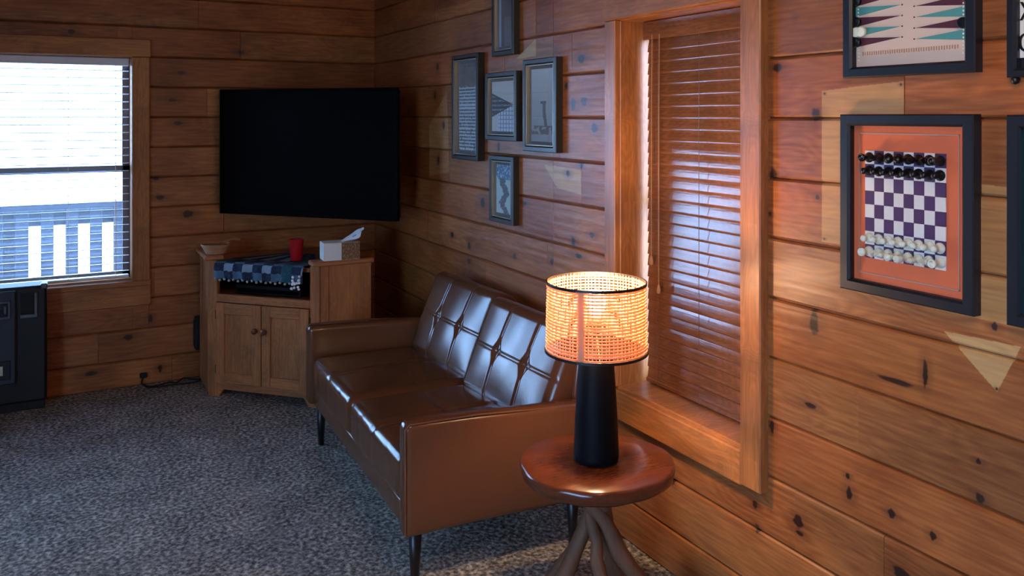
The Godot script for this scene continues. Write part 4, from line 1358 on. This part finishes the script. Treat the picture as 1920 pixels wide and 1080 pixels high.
func picture(kind: int) -> ImageTexture:
	var w := 96
	var h := 160
	var im := Image.create(w, h, false, Image.FORMAT_RGB8)
	var n := FastNoiseLite.new()
	n.seed = 70 + kind
	n.frequency = 0.06
	for y in h:
		for x in w:
			var u := x / float(w)
			var v := y / float(h)
			var q := 0.5 + 0.5 * n.get_noise_2d(x, y)
			var q2 := 0.5 + 0.5 * n.get_noise_2d(x * 3.0, y * 3.0 + 400)
			var c := Color.BLACK
			if kind == 0:      # leafy photo above a page of lines
				if v < 0.26:
					c = rgb8(48, 56, 50).lerp(rgb8(110, 112, 92), q)
				else:
					c = rgb8(206, 214, 214)
					if fmod(v * 26.0, 1.0) > 0.52 and q2 > 0.36 or q > 0.7 and v > 0.55:
						c = rgb8(40, 48, 54)
			elif kind == 1:    # pennant on a pale ground, a building below
				c = rgb8(206, 208, 200)
				if v > 0.42 and u > 0.3:
					c = rgb8(212, 224, 236) if fmod(u * 8.0, 1.0) > 0.2 and fmod(v * 12.0, 1.0) > 0.2 else rgb8(128, 142, 158)
				var e := 0.24 * (1.0 - u / 0.95)
				if u < 0.95 and absf(v - 0.47) < e:
					c = rgb8(26, 28, 34)
					if absf(fmod((v - 0.25) * 11.0, 1.0) - 0.5) < 0.2 and q2 > 0.45 and absf(v - 0.47) < e * 0.8:
						c = rgb8(150, 156, 160)
			elif kind == 2:    # lone upright figure in mist
				c = rgb8(182, 194, 192).lerp(rgb8(116, 132, 136), v)
				var lean := 0.6 + 0.05 * sin(v * 9.0)
				if v > 0.44 and v < 0.8 and absf(u - lean) < 0.05 + 0.03 * q:
					c = rgb8(52, 62, 78)
				if v > 0.43 and v < 0.5 and u > 0.4 and u < 0.64 and absf(v - 0.46) < 0.02:
					c = rgb8(52, 62, 78)
				if v > 0.78 and q > 0.45 and v < 0.9:
					c = rgb8(60, 64, 72)
			elif kind == 3:    # blue sky over dark branching shapes
				c = rgb8(186, 212, 206)
				if v < 0.3 and q > 0.42:
					c = rgb8(60, 122, 168)
				if v > 0.28 and absf(u - 0.5 - 0.12 * sin(v * 14.0)) < 0.16 + 0.2 * (q - 0.4):
					c = rgb8(40, 40, 60) if q2 > 0.42 else rgb8(120, 140, 146)
			else:              # dark picture with a pale strip and grey panel
				c = rgb8(26, 30, 34)
				if u < 0.16:
					c = rgb8(140, 170, 184)
				elif u > 0.4 and u < 0.85 and v > 0.55:
					c = rgb8(84, 88, 84)
			im.set_pixel(x, y, c)
	return tex(im)

func small_frames() -> void:
	var list := [
		["framed_page", "tall dark frame holding a leafy photo above a page of lines", 4.08, 0.316, 1.375, 0.545, 0, 0.04],
		["framed_pennant", "dark frame with a black pennant on pale ground amid four pictures", 3.698, 0.319, 1.484, 0.327, 1, 0.032],
		["framed_statue_picture", "dark frame with a lone upright figure in grey-green mist", 3.309, 0.287, 1.444, 0.409, 2, 0.036],
		["framed_tree_picture", "narrow dark frame with blue sky over dark branching shapes", 3.651, 0.246, 1.092, 0.32, 3, 0.034],
		["framed_dark_picture", "narrow dark frame with a nearly black picture above the pennant", 3.623, 0.223, 1.888, 0.40, 4, 0.034]]
	for q in list:
		var t := hang(q[0], q[1], "picture", q[2], q[4], "pictures grouped on the board wall")
		var w: float = q[3]
		var h: float = q[5]
		frame(t, w, h, 0.026, q[7], M.bronze_frame, 0.004)
		panel(t, "mat_board", 0.015, w - 0.015, 0.015, h - 0.015, 0.012, mat(rgb8(28, 44, 44), 0.8))
		panel(t, "print", 0.044, w - 0.044, 0.044, h - 0.044, 0.0145, mat(Color.WHITE, 0.7, {"albedo_texture": picture(q[6])}))
		var st := start()
		for e in [[0.026, w - 0.026, 0.026, 0.03], [0.026, w - 0.026, h - 0.03, h - 0.026], [0.026, 0.03, 0.026, h - 0.026], [w - 0.03, w - 0.026, 0.026, h - 0.026]]:
			box(st, Vector3(-q[7] + 0.003, e[2], e[0]), Vector3(-0.016, e[3], e[1]), 0.0)
		part("inner_bead", meshof(st), M.bead, t)
		part("glass_pane", boxmesh(Vector3(-0.021, 0.028, 0.028), Vector3(-0.019, h - 0.028, w - 0.028), 0.0), M.glass, t)

func small_things() -> void:
	# power cord along the far wall
	var c := thing("extension_cord", "black power cord looped on carpet by the far wall", "cord", P(0.6, 5.33, 0))
	var pts: Array = []
	for q in [[-0.16, 0.09, 0.05], [-0.17, 0.08, 0.02], [-0.15, 0.05, 0.006], [-0.1, 0.03, 0.006], [-0.03, 0.05, 0.008], [0.02, 0.02, 0.012], [0.06, 0.055, 0.02], [0.1, 0.04, 0.014], [0.15, 0.02, 0.006], [0.1, -0.01, 0.006], [0.0, 0.0, 0.006], [-0.1, 0.005, 0.006], [-0.15, 0.03, 0.006]]:
		pts.append(P(q[0], q[1], q[2]))
	var cv := Curve3D.new()
	for p in pts:
		cv.add_point(p)
	for i in range(1, pts.size() - 1):
		var tn: Vector3 = (pts[i + 1] - pts[i - 1]) / 5.0
		cv.set_point_in(i, -tn)
		cv.set_point_out(i, tn)
	var fine: Array = []
	for p in cv.tessellate_even_length(4, 0.012):
		fine.append(p)
	part("cable", tubeMesh(fine, [0.0045], 8), M.black_matte, c)
	part("plug", boxmesh(Vector3(-0.18, 0.045, -0.1), Vector3(-0.14, 0.075, -0.08), 0.005), M.black_matte, c)
	# black box against the far wall beside the cabinet
	var b := thing("power_adapter", "small upright black box on the far wall beside the corner cabinet", "adapter", P(0.725, DF - 0.001, 0.18))
	part("case", boxmesh(Vector3(0, 0, 0), Vector3(0.07, 0.2, 0.05), 0.006), M.black_matte, b)
	part("wall_plate", boxmesh(Vector3(-0.005, 0.02, 0.0), Vector3(0.075, 0.18, 0.006), 0.002), M.black, b)
	# little white wall plate on the right wall, under the television
	var s := thing("wall_button", "tiny white oval button on the wall below the television", "switch", P(XW - 0.001, 4.99, 0.955))
	part("button", latheMesh([Vector2(0, 0), Vector2(0.02, 0), Vector2(0.019, 0.006), Vector2(0, 0.008)], 16, true, Transform3D(Basis(Vector3(0, 0, 1), PI / 2.0), Vector3.ZERO)), M.paper, s)
	part("ring", latheMesh([Vector2(0.02, 0), Vector2(0.024, 0), Vector2(0.024, 0.003), Vector2(0.02, 0.003)], 16, true, Transform3D(Basis(Vector3(0, 0, 1), PI / 2.0), Vector3.ZERO)), M.white, s)
